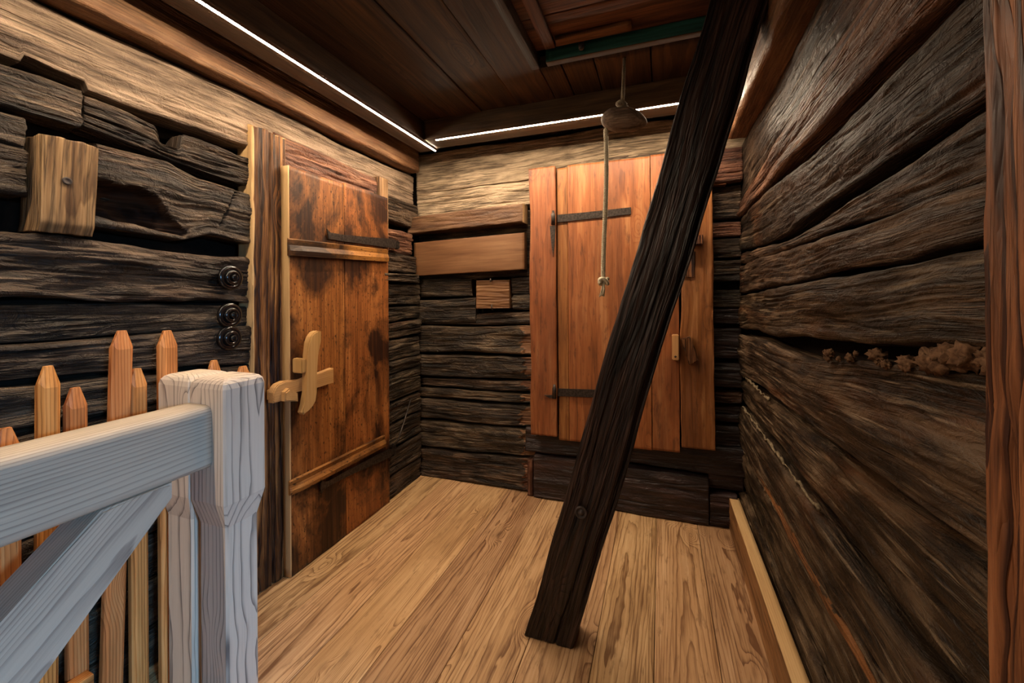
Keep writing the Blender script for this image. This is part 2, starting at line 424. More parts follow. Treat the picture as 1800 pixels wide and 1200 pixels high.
def timber(name, org, e1, e2, e3, L, H, T, mats, parent=None, r=0.012, du=0.012, dy=0.006, hew=0.0, wave=0.0, groove=0.0, cracks=0, edge=0.0,
           lo=None, hi=None, extra=None, seed=None, endrough=0.0, side_mat=None, chisel=0.0, bow=None, tear=0.0, fine_cracks=0, nlo=None, nhi=None, npow=3.0, fmask=None):
    """A piece of timber: org = start of its length, foot of its height, on its front plane. e1 along, e2 height, e3 outwards (front).
    Worn profile: rounded front edges, waves, hewn facets, grooves and cracks along the grain."""
    _seed[0] += 1
    sd = _seed[0] if seed is None else seed
    rng = random.Random(sd)
    org, e1, e2, e3 = (np.asarray(v, float) for v in (org, e1, e2, e3))
    r = min(r, H * 0.45, T * 0.45)
    pr = []                                       # (y, z, ny, nz, w)
    pr.append((0, -T, 0, 0, 0)); 
    ns = max(1, int((T - r) / (dy * 1.6)))
    for k in range(1, ns + 1):
        pr.append((0, -T + (T - r) * k / ns, -1, 0, k / ns))
    na = 3
    for k in range(1, na + 1):
        t = k / na * math.pi / 2
        pr.append((r - r * math.cos(t), -r + r * math.sin(t), -math.cos(t), math.sin(t), 1))
    nf = max(1, int((H - 2 * r) / dy))
    for k in range(1, nf):
        pr.append((r + (H - 2 * r) * k / nf, 0, 0, 1, 1))
    for k in range(0, na + 1):
        t = k / na * math.pi / 2
        pr.append((H - r + r * math.sin(t), -r + r * math.cos(t), math.sin(t), math.cos(t), 1))
    for k in range(ns - 1, -1, -1):
        pr.append((H, -T + (T - r) * k / ns, 1 if k else 0, 0, k / ns))
    pr = np.array(pr)
    nv = len(pr)
    nu = max(2, int(L / du) + 1)
    u = np.linspace(0, L, nu)
    U = np.repeat(u[:, None], nv, 1)
    Y = np.repeat(pr[None, :, 0], nu, 0)
    Z = np.repeat(pr[None, :, 1], nu, 0)
    W = np.repeat(pr[None, :, 4], nu, 0)
    seg = np.hypot(np.diff(pr[:, 0]), np.diff(pr[:, 1]))
    S = np.repeat(np.concatenate([[0], np.cumsum(seg)])[None, :], nu, 0)
    FW = np.clip(pr[:, 3], 0, 1)[None, :]
    disp = np.zeros_like(U)
    if wave:
        disp += wave * fbm(U * 1.1, S * 5.0, sd, 2)
    if hew:
        warp = 0.05 * noise2(U * 2.0, S * 6.0, sd + 5)
        disp += hew * 3.0 * facets(U * 5.5 + S * 7.0 + warp * 4, S * 12 - U * 0.9 + warp * 6, sd % 40)
        disp += hew * 1.1 * facets(U * 11 - S * 9, S * 26 + warp * 5, (sd + 9) % 40)
    if chisel:
        disp -= chisel * sstep(0.35, 0.55, noise2(U * 3.1 + S * 11, S * 16, sd + 23))
    if groove:
        wob = 0.012 * noise2(U * 2.2, S * 8, sd + 31)
        g = 1 - np.abs(noise2(U * 2.6, (S + wob) * 55, sd + 37)) * 2.2
        disp -= groove * np.clip(g, 0, 1) ** 3
        disp += 0.35 * groove * noise2(U * 7, (S + wob) * 120, sd + 41)
    if tear:                                   # fibres torn off in long thin shelves
        wob = 0.010 * noise2(U * 3.0, S * 10, sd + 81)
        n = fbm(U * 1.5 + S * 1.5, (S + wob) * 17, sd + 83, 3) * 2.6
        fl = np.floor(n)
        disp += tear * (fl + sstep(0.80, 1.0, n - fl))
    for k in range(fine_cracks):
        uc, ln = rng.uniform(0, L), rng.uniform(0.10, 0.5)
        yc = rng.uniform(0.05, 0.95) * H
        path = yc + (U - uc) * rng.uniform(-0.10, 0.10) + 0.008 * noise2(U * 5.0, 0 * U + k * 3.1, sd + 87)
        env = np.clip(1 - np.abs(U - uc) / (ln / 2), 0, 1) ** 0.5
        disp -= FW * env * rng.uniform(0.003, 0.008) * np.exp(-((Y - path) / 0.0030) ** 2)
    for k in range(cracks):
        uc, ln = rng.uniform(0, L), rng.uniform(0.25, 0.9) * max(0.6, L * 0.5)
        yc = rng.uniform(0.15, 0.85) * H
        path = yc + (U - uc) * rng.uniform(-0.03, 0.03) + 0.012 * noise2(U * 3.0, 0 * U + k, sd + 51)
        env = np.clip(1 - np.abs(U - uc) / (ln / 2), 0, 1) ** 0.6
        disp -= FW * env * rng.uniform(0.008, 0.016) * np.exp(-((Y - path) / 0.0040) ** 2)
    if extra is not None:
        disp += FW * extra(U, Y)
    lof = np.zeros(nu) if lo is None else lo(u)
    hif = np.full(nu, H) if hi is None else hi(u)
    if edge:
        lof = lof + edge * fbm(u * 2.2, 0 * u + 3.3, sd + 61, 3)
        hif = hif + edge * fbm(u * 2.2, 0 * u + 7.7, sd + 67, 3)
    A = Y / H
    Yw = lof[:, None] + (hif - lof)[:, None] * A
    if nlo is not None:
        Yw = Yw + nlo(u)[:, None] * (1 - A) ** npow
    if nhi is not None:
        Yw = Yw + nhi(u)[:, None] * A ** npow
    Yw = Yw + pr[None, :, 2] * disp * W * 0.8
    Zw = Z + pr[None, :, 3] * disp * W
    if bow is not None:
        Zw = Zw + bow(u)[:, None]
    Uw = U.copy()
    if endrough:
        Uw[0] += endrough * fbm(S[0] * 30, 0 * S[0], sd + 71, 2) + endrough * 0.5
        Uw[-1] += endrough * fbm(S[0] * 30, 0 * S[0] + 4, sd + 73, 2) - endrough * 0.5
    P = org + Uw[..., None] * e1 + Yw[..., None] * e2 + Zw[..., None] * e3
    idx = np.arange(nu * nv).reshape(nu, nv)
    nx = np.roll(np.arange(nv), -1)
    q = np.stack([idx[:-1], idx[1:], idx[1:][:, nx], idx[:-1][:, nx]], -1).reshape(-1, 4)
    ng = [idx[0][::1], idx[-1][::-1]]
    flip = np.dot(np.cross(e1, e2), e3) < 0
    # profile runs low->front->high seen along e1; outward winding for right-handed (e1,e2,e3)
    if not flip:
        pass
    else:
        q = q[:, ::-1]
        ng = [n[::-1] for n in ng]
    off = np.array([rng.uniform(0, 40), rng.uniform(0, 9), rng.uniform(0, 9)])
    grain = np.stack([U, Y, Z], -1).reshape(-1, 3) + off
    mats = mats if isinstance(mats, (list, tuple)) else [mats]
    fm = None
    if len(mats) > 1:
        fm = np.zeros(len(q) + 2, np.int32)
        side = side_mat or ()
        if 'ends' in side:
            fm[-2:] = 1
        col = np.tile(np.arange(nv), nu - 1)
        if 'low' in side:
            fm[:len(q)][(pr[col, 2] < -0.5) | (col == 0)] = 1
        if 'high' in side:
            fm[:len(q)][pr[col, 2] > 0.5] = 1
        if fmask is not None:
            mk = (fmask(U, Y) & (pr[None, :, 3] > 0.5))[:-1].ravel()
            fm[:len(q)][mk] = 1
    return put(name, P.reshape(-1, 3), (q, ng), mats, parent, grain, fm, smooth=True)


X, Yv, Zv = (1, 0, 0), (0, 1, 0), (0, 0, 1)
NX, NY, NZ = (-1, 0, 0), (0, -1, 0), (0, 0, -1)


def box(name, p0, p1, mat, parent=None, bev=0.004, axis=0, seg=2, smooth=False):
    """A bevelled box between two corners, grain along the given axis."""
    bm = bmesh.new()
    p0, p1 = Vector(p0), Vector(p1)
    bmesh.ops.create_cube(bm, size=1.0)
    s = p1 - p0
    for v in bm.verts:
        v.co = Vector(((v.co.x + .5) * s.x + p0.x, (v.co.y + .5) * s.y + p0.y, (v.co.z + .5) * s.z + p0.z))
    if bev:
        bmesh.ops.bevel(bm, geom=list(bm.edges), offset=bev, segments=seg, affect='EDGES', clamp_overlap=True)
    return from_bm(name, bm, mat, parent, axis)


def from_bm(name, bm, mat, parent=None, axis=0, smooth=False, grain_dir=None):
    bmesh.ops.recalc_face_normals(bm, faces=list(bm.faces))
    vs = np.array([v.co[:] for v in bm.verts])
    bm.verts.index_update()
    fs = [[v.index for v in f.verts] for f in bm.faces]
    bm.free()
    _seed[0] += 1
    rng = random.Random(_seed[0])
    off = np.array([rng.uniform(0, 40), rng.uniform(0, 9), rng.uniform(0, 9)])
    c = vs.mean(0)
    if grain_dir is not None:
        g1 = np.asarray(grain_dir, float); g1 /= np.linalg.norm(g1)
        g2 = np.cross(g1, (0.31, 0.2, 0.9)); g2 /= np.linalg.norm(g2)
        g3 = np.cross(g1, g2)
        g = np.stack([(vs - c) @ g1, (vs - c) @ g2, (vs - c) @ g3], -1)
    else:
        order = {0: (0, 1, 2), 1: (1, 0, 2), 2: (2, 0, 1)}[axis]
        g = (vs - c)[:, order]
    return put(name, vs, fs, mat, parent, g + off, None, smooth)


def prism(name, pts, plane, d0, d1, mat, parent=None, bev=0.003, grain=None):
    """An outline of (a, b) points given real thickness. plane 'X': points are (y, z), depth along X; 'Y': points are (x, z)."""
    bm = bmesh.new()
    mk = (lambda a, b, d: (d, a, b)) if plane == 'X' else (lambda a, b, d: (a, d, b)) if plane == 'Y' else (lambda a, b, d: (a, b, d))
    v0 = [bm.verts.new(mk(a, b, d0)) for a, b in pts]
    v1 = [bm.verts.new(mk(a, b, d1)) for a, b in pts]
    n = len(pts)
    f0 = bm.faces.new(v0); f1 = bm.faces.new(v1[::-1])
    for i in range(n):
        bm.faces.new((v0[i], v1[i], v1[(i + 1) % n], v0[(i + 1) % n]))
    if bev:
        es = [e for e in bm.edges if (e.verts[0] in v1 and e.verts[1] in v1)]
        bmesh.ops.bevel(bm, geom=es, offset=bev, segments=2, affect='EDGES', clamp_overlap=True)
    return from_bm(name, bm, mat, parent, grain_dir=grain or (0, 0, 1))


def disc(name, c, axis, prof, mat, parent=None, n=32, smooth=True):
    """A turned piece: prof = [(radius, height along axis)]."""
    ax = Vector(axis).normalized()
    t = ax.orthogonal().normalized(); bt = ax.cross(t)
    c = Vector(c)
    vs, fs = [], []
    for r, h in prof:
        for k in range(n):
            a = 2 * math.pi * k / n
            vs.append(c + ax * h + t * (r * math.cos(a)) + bt * (r * math.sin(a)))
    for i in range(len(prof) - 1):
        for k in range(n):
            fs.append([i * n + k, i * n + (k + 1) % n, (i + 1) * n + (k + 1) % n, (i + 1) * n + k])
    fs.append([(len(prof) - 1) * n + k for k in range(n)])
    fs.append([k for k in range(n)][::-1])
    vs = np.array([v[:] for v in vs])
    return put(name, vs, fs, mat, parent, vs - vs.mean(0), None, smooth)


def tube_mesh(paths, rad, n=8):
    vs, fs = [], []
    for path in paths:
        pts = [Vector(p) for p in path]
        b0 = len(vs)
        tang = [(pts[min(i + 1, len(pts) - 1)] - pts[max(i - 1, 0)]).normalized() for i in range(len(pts))]
        nrm = tang[0].orthogonal().normalized()
        for i, p in enumerate(pts):
            nrm = (nrm - tang[i] * nrm.dot(tang[i])).normalized()
            bt = tang[i].cross(nrm)
            rr = rad(i / (len(pts) - 1)) if callable(rad) else rad
            for k in range(n):
                a = 2 * math.pi * k / n
                vs.append((p + nrm * (rr * math.cos(a)) + bt * (rr * math.sin(a)))[:])
        for i in range(len(pts) - 1):
            for k in range(n):
                fs.append([b0 + i * n + k, b0 + i * n + (k + 1) % n, b0 + (i + 1) * n + (k + 1) % n, b0 + (i + 1) * n + k])
        fs.append([b0 + k for k in range(n)][::-1])
        fs.append([b0 + (len(pts) - 1) * n + k for k in range(n)])
    return np.array(vs), fs


def tube(name, paths, rad, mat, parent=None, n=8):
    v, f = tube_mesh(paths, rad, n)
    return put(name, v, f, mat, parent, v - v.mean(0), None, True)


def ramp(*pts):
    xs = [p[0] for p in pts]; ys = [p[1] for p in pts]
    return lambda u: np.interp(u, xs, ys)


# ================================================================== FLOOR
CEIL = 2.26
floor = put('floor', *[np.array([(x, y, z) for z in (-0.10, -0.03) for x, y in ((-1.95, -1.75), (2.3, -1.75), (2.3, 2.75), (-1.95, 2.75))]),
            [(3, 2, 1, 0), (4, 5, 6, 7), (0, 1, 5, 4), (1, 2, 6, 5), (2, 3, 7, 6), (3, 0, 4, 7)]], M['backing'])
tag(floor, 'honey coloured wide plank larch floor of the landing', 'floor', kind='structure')
seams = [-1.84, -1.60, -1.375, -1.14, -0.925, -0.69, -0.455, -0.225, -0.027, 0.181, 0.40, 0.62, 0.86, 1.1, 1.36, 1.6, 1.84, 2.1]
for a, b in zip(seams[:-1], seams[1:]):
    timber('plank', (a + 0.0009, -1.7, 0), Yv, X, Zv, 4.30, b - a - 0.0018, 0.03, M['floor'], floor, r=0.0015, du=0.05, dy=0.03, wave=0.0007)

# ================================================================== LEFT WALL
WL = -1.614
HL = dict(r=0.014, du=0.007, dy=0.0036, wave=0.012, hew=0.0030, groove=0.0020, edge=0.008, chisel=0.0, tear=0.0022, fine_cracks=14)
wall_left = box('wall_left', (-1.86, -1.75, -0.03), (-1.715, 2.62, CEIL + 0.1), M['backing'], None, 0)
tag(wall_left, 'dark hewn log wall behind the pale railing and the blotched door', 'wall', kind='structure')


def llog(y0, y1, z0, z1, mat='log', x=WL, T=0.085, parent=None, **k):
    kw = dict(HL); kw.update(k)
    ms = M[mat] if isinstance(mat, str) else [M[k] for k in mat]
    return timber('log', (x, y0, z0), Yv, Zv, X, y1 - y0, z1 - z0, T, ms, parent or wall_left, **kw)


# uppermost pale log, running the whole wall, notched from below
def l1lo(u):
    y = u - 0.45
    return 0.022 * sstep(0.60, 0.604, y) * (1 - sstep(0.735, 0.739, y)) + 0.0 + 0.012 * (1 - sstep(0.55, 0.75, y))


llog(-0.45, 2.47, 1.872, 2.075, 'log_pale', x=WL + 0.006, T=0.11, cracks=5, nlo=l1lo, npow=5, groove=0.0025, edge=0.005)
llog(-0.45, 2.47, 2.082, 2.23, 'log', x=WL - 0.01, T=0.07)
# second course: piece with a sawn end, then the long log with a hole in its top
llog(-0.45, 0.724, 1.752, 1.868, 'log', x=WL + 0.012, T=0.10, endrough=0.006, cracks=2)


def l2hi(u):
    y = u + 0.730
    return 0.0 - 0.062 * sstep(0.915, 0.93, y) * (1 - sstep(0.985, 1.0, y)) - 0.018 * sstep(0.80, 0.92, y) - 0.022 * sstep(1.0, 1.25, y)


llog(0.730, 1.32, 1.708, 1.858, 'log', x=WL + 0.004, T=0.09, nhi=l2hi, npow=2.0, lo=ramp((0, 0.045), (0.2, 0.02), (0.6, -0.005)), groove=0.0045, cracks=2)
# third course: grey stub, then the torn log with the dark hollow
llog(-0.45, 0.612, 1.522, 1.742, 'log', x=WL + 0.006, T=0.10, endrough=0.006, cracks=2)


def hollow(U, Yl, only_mask=False):
    y = U + 0.742
    n = 0.03 * noise2(U * 14, Yl * 22, 90)
    edge_ = 0.135 + 0.02 * noise2(U * 9, 0 * U, 91) - 0.10 * sstep(0.86, 1.02, y)
    ins = sstep(0.0, 0.008, edge_ + n * 0.5 - Yl) * (1 - sstep(0.99, 1.02, y + n)) * sstep(0.735, 0.745, y)
    if only_mask:
        return ins > 0.5
    d = 0.060 * (1 - sstep(0.80, 1.02, y)) + 0.022
    groove_ = 0.018 * np.exp(-((y - 1.155 - (Yl - 0.13) * 0.35) / 0.006) ** 2) * sstep(0.03, 0.06, Yl)
    return -ins * (d + 0.012 * fbm(U * 20, Yl * 30, 93, 2)) - groove_


llog(0.742, 1.32, 1.475, 1.712, ('log', 'hollow'), x=WL + 0.022, T=0.10, extra=hollow, fmask=lambda U, Yl: hollow(U, Yl, True), du=0.006, dy=0.005, groove=0.0050, endrough=0.01,
     hi=ramp((0, 0.237), (0.20, 0.245), (0.30, 0.215), (0.58, 0.195)), lo=ramp((0, -0.005), (0.25, -0.02), (0.34, 0.012), (0.58, -0.01)))
llog(-0.45, 1.32, 1.236, 1.420, 'log', x=WL + 0.012, T=0.11, hi=ramp((0, 0.19), (1.0, 0.187), (1.77, 0.165)), lo=ramp((0, 0.01), (1.0, 0.014), (1.77, -0.022)),
     hew=0.013, groove=0.0045, cracks=3)
llog(-0.45, 1.32, 1.140, 1.238, 'log', x=WL - 0.012, lo=ramp((0, 0.0), (1.77, -0.02)), hi=ramp((0, 0.102), (1.0, 0.10), (1.77, 0.066)))
llog(-0.45, 1.32, 1.012, 1.134, 'log', x=WL + 0.006, lo=ramp((0, 0.02), (1.0, 0.02), (1.77, -0.045)), hi=ramp((0, 0.12), (1.77, 0.112)), groove=0.0040, cracks=2)
llog(-0.45, 1.32, 0.895, 1.020, 'log', x=WL + 0.002, lo=ramp((0, 0.02), (1.77, -0.01)), hi=ramp((0, 0.12), (1.0, 0.12), (1.77, 0.065)), cracks=1)
for z0, z1 in ((0.765, 0.888), (0.610, 0.756), (0.455, 0.600), (0.30, 0.446), (0.14, 0.292), (-0.005, 0.130)):
    llog(-0.45, 1.32, z0, z1, 'log', x=WL + random.Random(z0).uniform(-0.008, 0.01), du=0.012, dy=0.008, cracks=1)
# behind the camera the wall goes on, coarser
for z0, z1 in ((1.872, 2.23), (1.53, 1.865), (1.24, 1.52), (0.9, 1.23), (0.6, 0.89), (0.3, 0.59), (0.0, 0.29)):
    llog(-1.72, -0.452, z0, z1, 'log', du=0.04, dy=0.03)
# stretch between the door and the corner
XS = -1.560
llog(2.02, 2.472, 1.704, 1.862, 'log', x=XS - 0.02, lo=ramp((0, 0.02), (0.45, 0)), cracks=2, groove=0.0040)
llog(2.06, 2.40, 1.520, 1.665, 'log_red', x=XS - 0.01, endrough=0.02, groove=0.0060)
llog(2.06, 2.42, 1.396, 1.515, 'log', x=XS + 0.012, endrough=0.02, groove=0.0060)
llog(2.06, 2.43, 1.333, 1.385, 'log', x=XS + 0.02, r=0.008)
for z0, z1, xo in ((1.188, 1.326, 0.0), (1.083, 1.180, -0.004), (0.982, 1.076, 0.004), (0.838, 0.974, -0.002), (0.762, 0.830, 0.003), (0.590, 0.754, 0.0),
                   (0.456, 0.582, 0.006), (0.30, 0.448, 0.002), (0.148, 0.293, 0.008), (-0.004, 0.140, 0.004)):
    llog(2.06, 2.472 - 0.01 * random.Random(z0).random(), z0, z1, 'log', x=XS + xo, cracks=1)
# lintel log above the door
llog(1.37, 2.055, 1.828, 1.962, 'log_red', x=WL + 0.036, T=0.12, groove=0.0070, r=0.03, hi=ramp((0, 0.155), (0.3, 0.145), (0.79, 0.118)), cracks=3)

# ------------------------------------------------------------------ things set into the left wall
wb = timber('wood_block', (WL + 0.038, 0.622, 1.430), Zv, Yv, X, 0.268, 0.110, 0.10, M['block'], None, r=0.006, du=0.006, dy=0.004, wave=0.004, groove=0.004,
            lo=ramp((0, -0.006), (0.268, 0.004)), hi=ramp((0, 0.112), (0.268, 0.124)), endrough=0.004,
            bow=lambda u: 0.010 * sstep(0.0, 0.03, u) - 0.006)
disc('knot_hole', (WL + 0.0440, 0.672, 1.578), X, [(0.011, 0), (0.010, 0.0035), (0.006, 0.001)], M['peg'], wb, 14)
tag(wb, 'tan sawn wood block wedged upright between the dark logs of the left wall', 'block')


def switch(y, z, label):
    t = thing('light_switch', (WL + 0.012, y, z), label, 'light switch', 'round rotary switches beside the left door')
    x0 = WL + 0.012
    disc('base', (x0, y, z), X, [(0.0480, 0), (0.0480, 0.008), (0.046, 0.012), (0.034, 0.015), (0.0325, 0.013), (0.031, 0.013)], M['bakelite'], t, 40)
    disc('cap', (x0 + 0.010, y, z), X, [(0.0295, 0), (0.0295, 0.010), (0.027, 0.014), (0.018, 0.0155), (0.0165, 0.013)], M['bakelite'], t, 36)
    disc('knob', (x0 + 0.022, y, z), X, [(0.0125, 0), (0.012, 0.009), (0.009, 0.012)], M['bakelite'], t, 24)
    box('toggle', (x0 + 0.032, y - 0.0028, z - 0.011), (x0 + 0.040, y + 0.0028, z + 0.011), M['bakelite'], t, 0.002)
    return t


switch(1.160, 1.324, 'black round rotary light switch mounted alone, uppermost of three')
switch(1.156, 1.176, 'black round rotary light switch in the middle, directly above another')
switch(1.154, 1.086, 'black round rotary light switch lowest of the three on the logs')

# ================================================================== LEFT DOOR
FX = -1.545
door = thing('door_1', (FX, 1.74, 0.0), 'blotched orange-brown plank door with wooden lever latch and iron strap hinges', 'door', kind='structure')
timber('door_board', (FX, 1.390, 0.004), Zv, Yv, X, 1.824, 0.338, 0.036, M['door_l'], door, r=0.003, du=0.02, dy=0.012, wave=0.002)
timber('door_board', (FX, 1.731, 0.001), Zv, Yv, X, 1.836, 0.366, 0.036, M['door_l'], door, r=0.003, du=0.02, dy=0.012, wave=0.002)
timber('edge_strip', (FX - 0.0005, 1.384, 0.004), Zv, Yv, X, 1.824, 0.007, 0.040, M['fresh'], door, r=0.001, du=0.04, dy=0.01)


def door_rail(z0, z1, zs0, zs1, y1, name='batten'):
    """A tapered dovetail batten with a sloping moulded face; starts blunt at the latch side."""
    bm = bmesh.new()
    sec = [(0.0, 0.0), (0.020, 0.004), (0.024, 0.30), (0.010, 0.62), (0.013, 0.92), (0.0, 1.0)]
    rows = []
    for y, a, b, s in ((1.378, z0, z1, 0.35), (1.384, z0, z1, 0.55), (1.440, z0 + (zs0 - z0) * .08, z1 + (zs1 - z1) * .08, 1.0), (y1 - 0.012, zs0, zs1, 1.0), (y1, zs0 + 0.006, zs1 - 0.004, 0.6)):
        rows.append([bm.verts.new((FX + d * s, y, a + (b - a) * t)) for d, t in sec])
    for r1, r2 in zip(rows[:-1], rows[1:]):
        for i in range(len(sec) - 1):
            bm.faces.new((r1[i], r1[i + 1], r2[i + 1], r2[i]))
    bm.faces.new(rows[0]); bm.faces.new(rows[-1][::-1])
    for r1, r2 in zip(rows[:-1], rows[1:]):
        bm.faces.new((r1[-1], r1[0], r2[0], r2[-1]))
    return from_bm(name, bm, M['door_l'], door, axis=1)


door_rail(1.428, 1.506, 1.450, 1.527, 2.085)
door_rail(0.372, 0.436, 0.362, 0.427, 2.045)


def strap(name, pts_top, pts_bot, xf, parent, rivets, plane='X', sgn=1, rr=0.0075):
    s = prism(name, pts_top + pts_bot[::-1], plane, xf, xf + sgn * 0.006, M['iron'], parent, 0.0015)
    for a, b in rivets:
        if plane == 'X':
            disc('rivet', (xf + 0.004, a, b), X, [(rr, 0), (rr * .9, 0.004), (rr * .45, 0.0065)], M['rivet'], s, 10)
        else:
            disc('rivet', (a, xf - 0.004, b), NY, [(rr, 0), (rr * .9, 0.004), (rr * .45, 0.0065)], M['rivet'], s, 10)
    return s


strap('strap_hinge', [(1.600, 1.580), (1.622, 1.562), (1.70, 1.564), (1.92, 1.578), (2.120, 1.596), (2.185, 1.586)],
      [(1.612, 1.528), (1.635, 1.532), (1.70, 1.530), (1.92, 1.534), (2.120, 1.538), (2.185, 1.542)], FX + 0.004, door,
      [(1.625, 1.546), (1.735, 1.549), (1.855, 1.553), (1.975, 1.560), (2.075, 1.566)])
box('hinge_knuckle', (FX - 0.01, 2.165, 1.536), (FX + 0.022, 2.190, 1.588), M['iron'], door, 0.006, 2)
strap('strap_hinge', [(1.545, 0.352), (1.556, 0.366), (1.570, 0.350), (1.60, 0.342), (1.72, 0.344), (2.075, 0.330), (2.141, 0.308)],
      [(1.545, 0.318), (1.556, 0.302), (1.570, 0.318), (1.60, 0.318), (1.72, 0.312), (2.075, 0.278), (2.141, 0.286)], FX + 0.006, door,
      [(1.556, 0.335), (1.66, 0.331), (1.80, 0.325), (1.93, 0.316), (2.03, 0.309)])
box('hinge_knuckle', (FX - 0.01, 2.118, 0.272), (FX + 0.020, 2.140, 0.345), M['iron'], door, 0.006, 2)
tube('pintle_spike', [[(-1.570, 2.150, 0.310), (-1.553, 2.20, 0.345), (-1.548, 2.330, 0.565)]], 0.0045, M['iron'], door, 8)
# wooden latch: bar, lever, bearing block, peg
lb = prism('latch_bar', [(1.276, 0.806), (1.275, 0.848), (1.284, 0.868), (1.300, 0.880), (1.333, 0.886), (1.422, 0.876), (1.52, 0.884), (1.612, 0.895), (1.612, 0.823),
                         (1.52, 0.822), (1.422, 0.826), (1.350, 0.833), (1.332, 0.830), (1.326, 0.806)], 'X', FX + 0.004, FX + 0.036, M['latch'], door, 0.004, (0, 1, 0.02))
disc('peg', (FX + 0.034, 1.540, 0.858), X, [(0.013, 0), (0.013, 0.012), (0.010, 0.016)], M['fresh'], lb, 8, False)
lv = prism('latch_lever', [(1.424, 0.985), (1.432, 1.040), (1.444, 1.066), (1.462, 1.084), (1.484, 1.090), (1.506, 1.085), (1.499, 1.040), (1.482, 0.976), (1.475, 0.90), (1.473, 0.808), (1.470, 0.772), (1.454, 0.752), (1.428, 0.740), (1.404, 0.726), (1.394, 0.738), (1.406, 0.77), (1.418, 0.82), (1.421, 0.90)], 'X', FX + 0.036, FX + 0.066, M['latch'], door, 0.005)
disc('pin', (FX + 0.064, 1.452, 0.936), X, [(0.008, 0), (0.007, 0.006)], M['iron'], lv, 12)
prism('pivot_slot', [(1.416, 0.753), (1.434, 0.770), (1.444, 0.764), (1.426, 0.745)], 'X', FX + 0.060, FX + 0.0668, M['peg'], lv, 0)
box('lever_block', (FX + 0.001, 1.398, 0.908), (FX + 0.058, 1.426, 0.972), M['latch'], door, 0.004, 2)
# ------------------------------------------------------------------ door frame posts
t1 = timber('trim_1', (-1.585, 1.246, -0.002), Zv, Yv, X, 1.965, 0.170, 0.085, [M['post'], M['fresh']], None, r=0.006, du=0.010, dy=0.004, wave=0.006, groove=0.006,
            extra=lambda U, Yl: -0.016 * np.exp(-((Yl - 0.083 - 0.006 * noise2(U * 2.4, 0 * U, 71)) / 0.0045) ** 2) - 0.010 * np.exp(-((Yl - 0.012 - 0.4 * 0 * U) / 0.006) ** 2) * 0,
            side_mat=('low', 'ends'), endrough=0.006)
tag(t1, 'deeply grained brown door post with pale edge left of the blotched door', 'post', kind='structure')
kp = prism('latch_keeper', [(1.312, 0.845), (1.335, 0.857), (1.378, 0.826), (1.380, 0.790), (1.312, 0.806)], 'X', -1.592, FX + 0.060, M['latch'], t1, 0.006, (1, 0, 0))
t2 = timber('trim_2', (-1.566, 2.045, 0.0), Zv, Yv, X, 1.958, 0.085, 0.06, [M['block'], M['fresh']], None, r=0.005, du=0.012, dy=0.005, wave=0.003, groove=0.004, side_mat=('ends',))
tag(t2, 'narrow brown door post behind the hinge side of the blotched door', 'post', kind='structure')

# ================================================================== BACK WALL
WB = 2.490
wall_back = box('wall_back', (-1.86, 2.575, -0.03), (0.62, 2.70, CEIL + 0.1), M['backing'], None, 0)
tag(wall_back, 'hewn log wall at the back holding the reddish plank door', 'wall', kind='structure')
HB = dict(r=0.013, du=0.006, dy=0.0038, wave=0.010, hew=0.0026, groove=0.0020, edge=0.006, chisel=0.0, tear=0.0022, fine_cracks=8)


def blog(x0, x1, z0, z1, mat='log', y=WB, T=0.08, **k):
    kw = dict(HB); kw.update(k)
    ms = M[mat] if isinstance(mat, str) else [M[k] for k in mat]
    return timber('log', (x0, y, z0), X, Zv, NY, x1 - x0, z1 - z0, T, ms, wall_back, **kw)


blog(-1.60, 0.44, 1.965, 2.235, 'log_lit', y=WB + 0.0, T=0.09, cracks=6, du=0.009, lo=ramp((0, -0.01), (0.8, 0.008), (1.2, 0.05), (2.04, 0.06)), groove=0.0035)
blog(-1.60, -0.72, 1.795, 1.972, 'log_lit', y=WB + 0.01, groove=0.0060, cracks=4, hi=ramp((0, 0.165), (0.88, 0.185)), lo=ramp((0, -0.01), (0.88, 0.03)))
blog(-1.60, -0.72, 1.60, 1.79, 'log', y=WB + 0.03)
blog(-1.60, -0.72, 1.36, 1.595, 'log', y=WB + 0.015)
blog(-1.60, -1.175, 1.238, 1.355, 'log', y=WB + 0.002, endrough=0.006)
blog(-0.900, -0.72, 1.255, 1.355, 'log', y=WB + 0.004, endrough=0.006)
blog(-1.60, -1.150, 1.048, 1.225, 'log', y=WB - 0.004, cracks=1, hi=ramp((0, 0.165), (0.45, 0.185)), lo=ramp((0, 0), (0.45, 0.02)))
blog(-0.895, -0.72, 1.155, 1.250, 'log', y=WB, endrough=0.008)
blog(-1.60, -0.72, 1.046, 1.150, 'log', y=WB + 0.012, groove=0.0045, lo=ramp((0, 0.0), (0.88, 0.02)), hi=ramp((0, 0.07), (0.45, 0.08), (0.88, 0.105)))
for z0, z1, yo, cr in ((0.850, 1.038, -0.004, 2), (0.690, 0.842, 0.0, 1), (0.614, 0.680, 0.012, 0), (0.540, 0.606, 0.004, 0), (0.396, 0.530, -0.004, 1), (0.205, 0.384, -0.008, 2), (-0.004, 0.196, -0.012, 2)):
    blog(-1.60, -0.715, z0, z1, ('log', 'broken'), y=WB + yo, cracks=cr, fmask=lambda U, Yl, k=z0: U > 0.775 + 0.05 * noise2(Yl * 22, 0 * U + k * 9) + 0.03 * noise2(U * 30, Yl * 60, 5),
         extra=lambda U, Yl, k=z0: -0.010 * sstep(0.0, 0.012, U - (0.775 + 0.05 * noise2(Yl * 22, 0 * U + k * 9))), lo=ramp((0, 0), (0.88, 0.02)), hi=ramp((0, z1 - z0 - 0.006), (0.88, z1 - z0 + 0.014)))
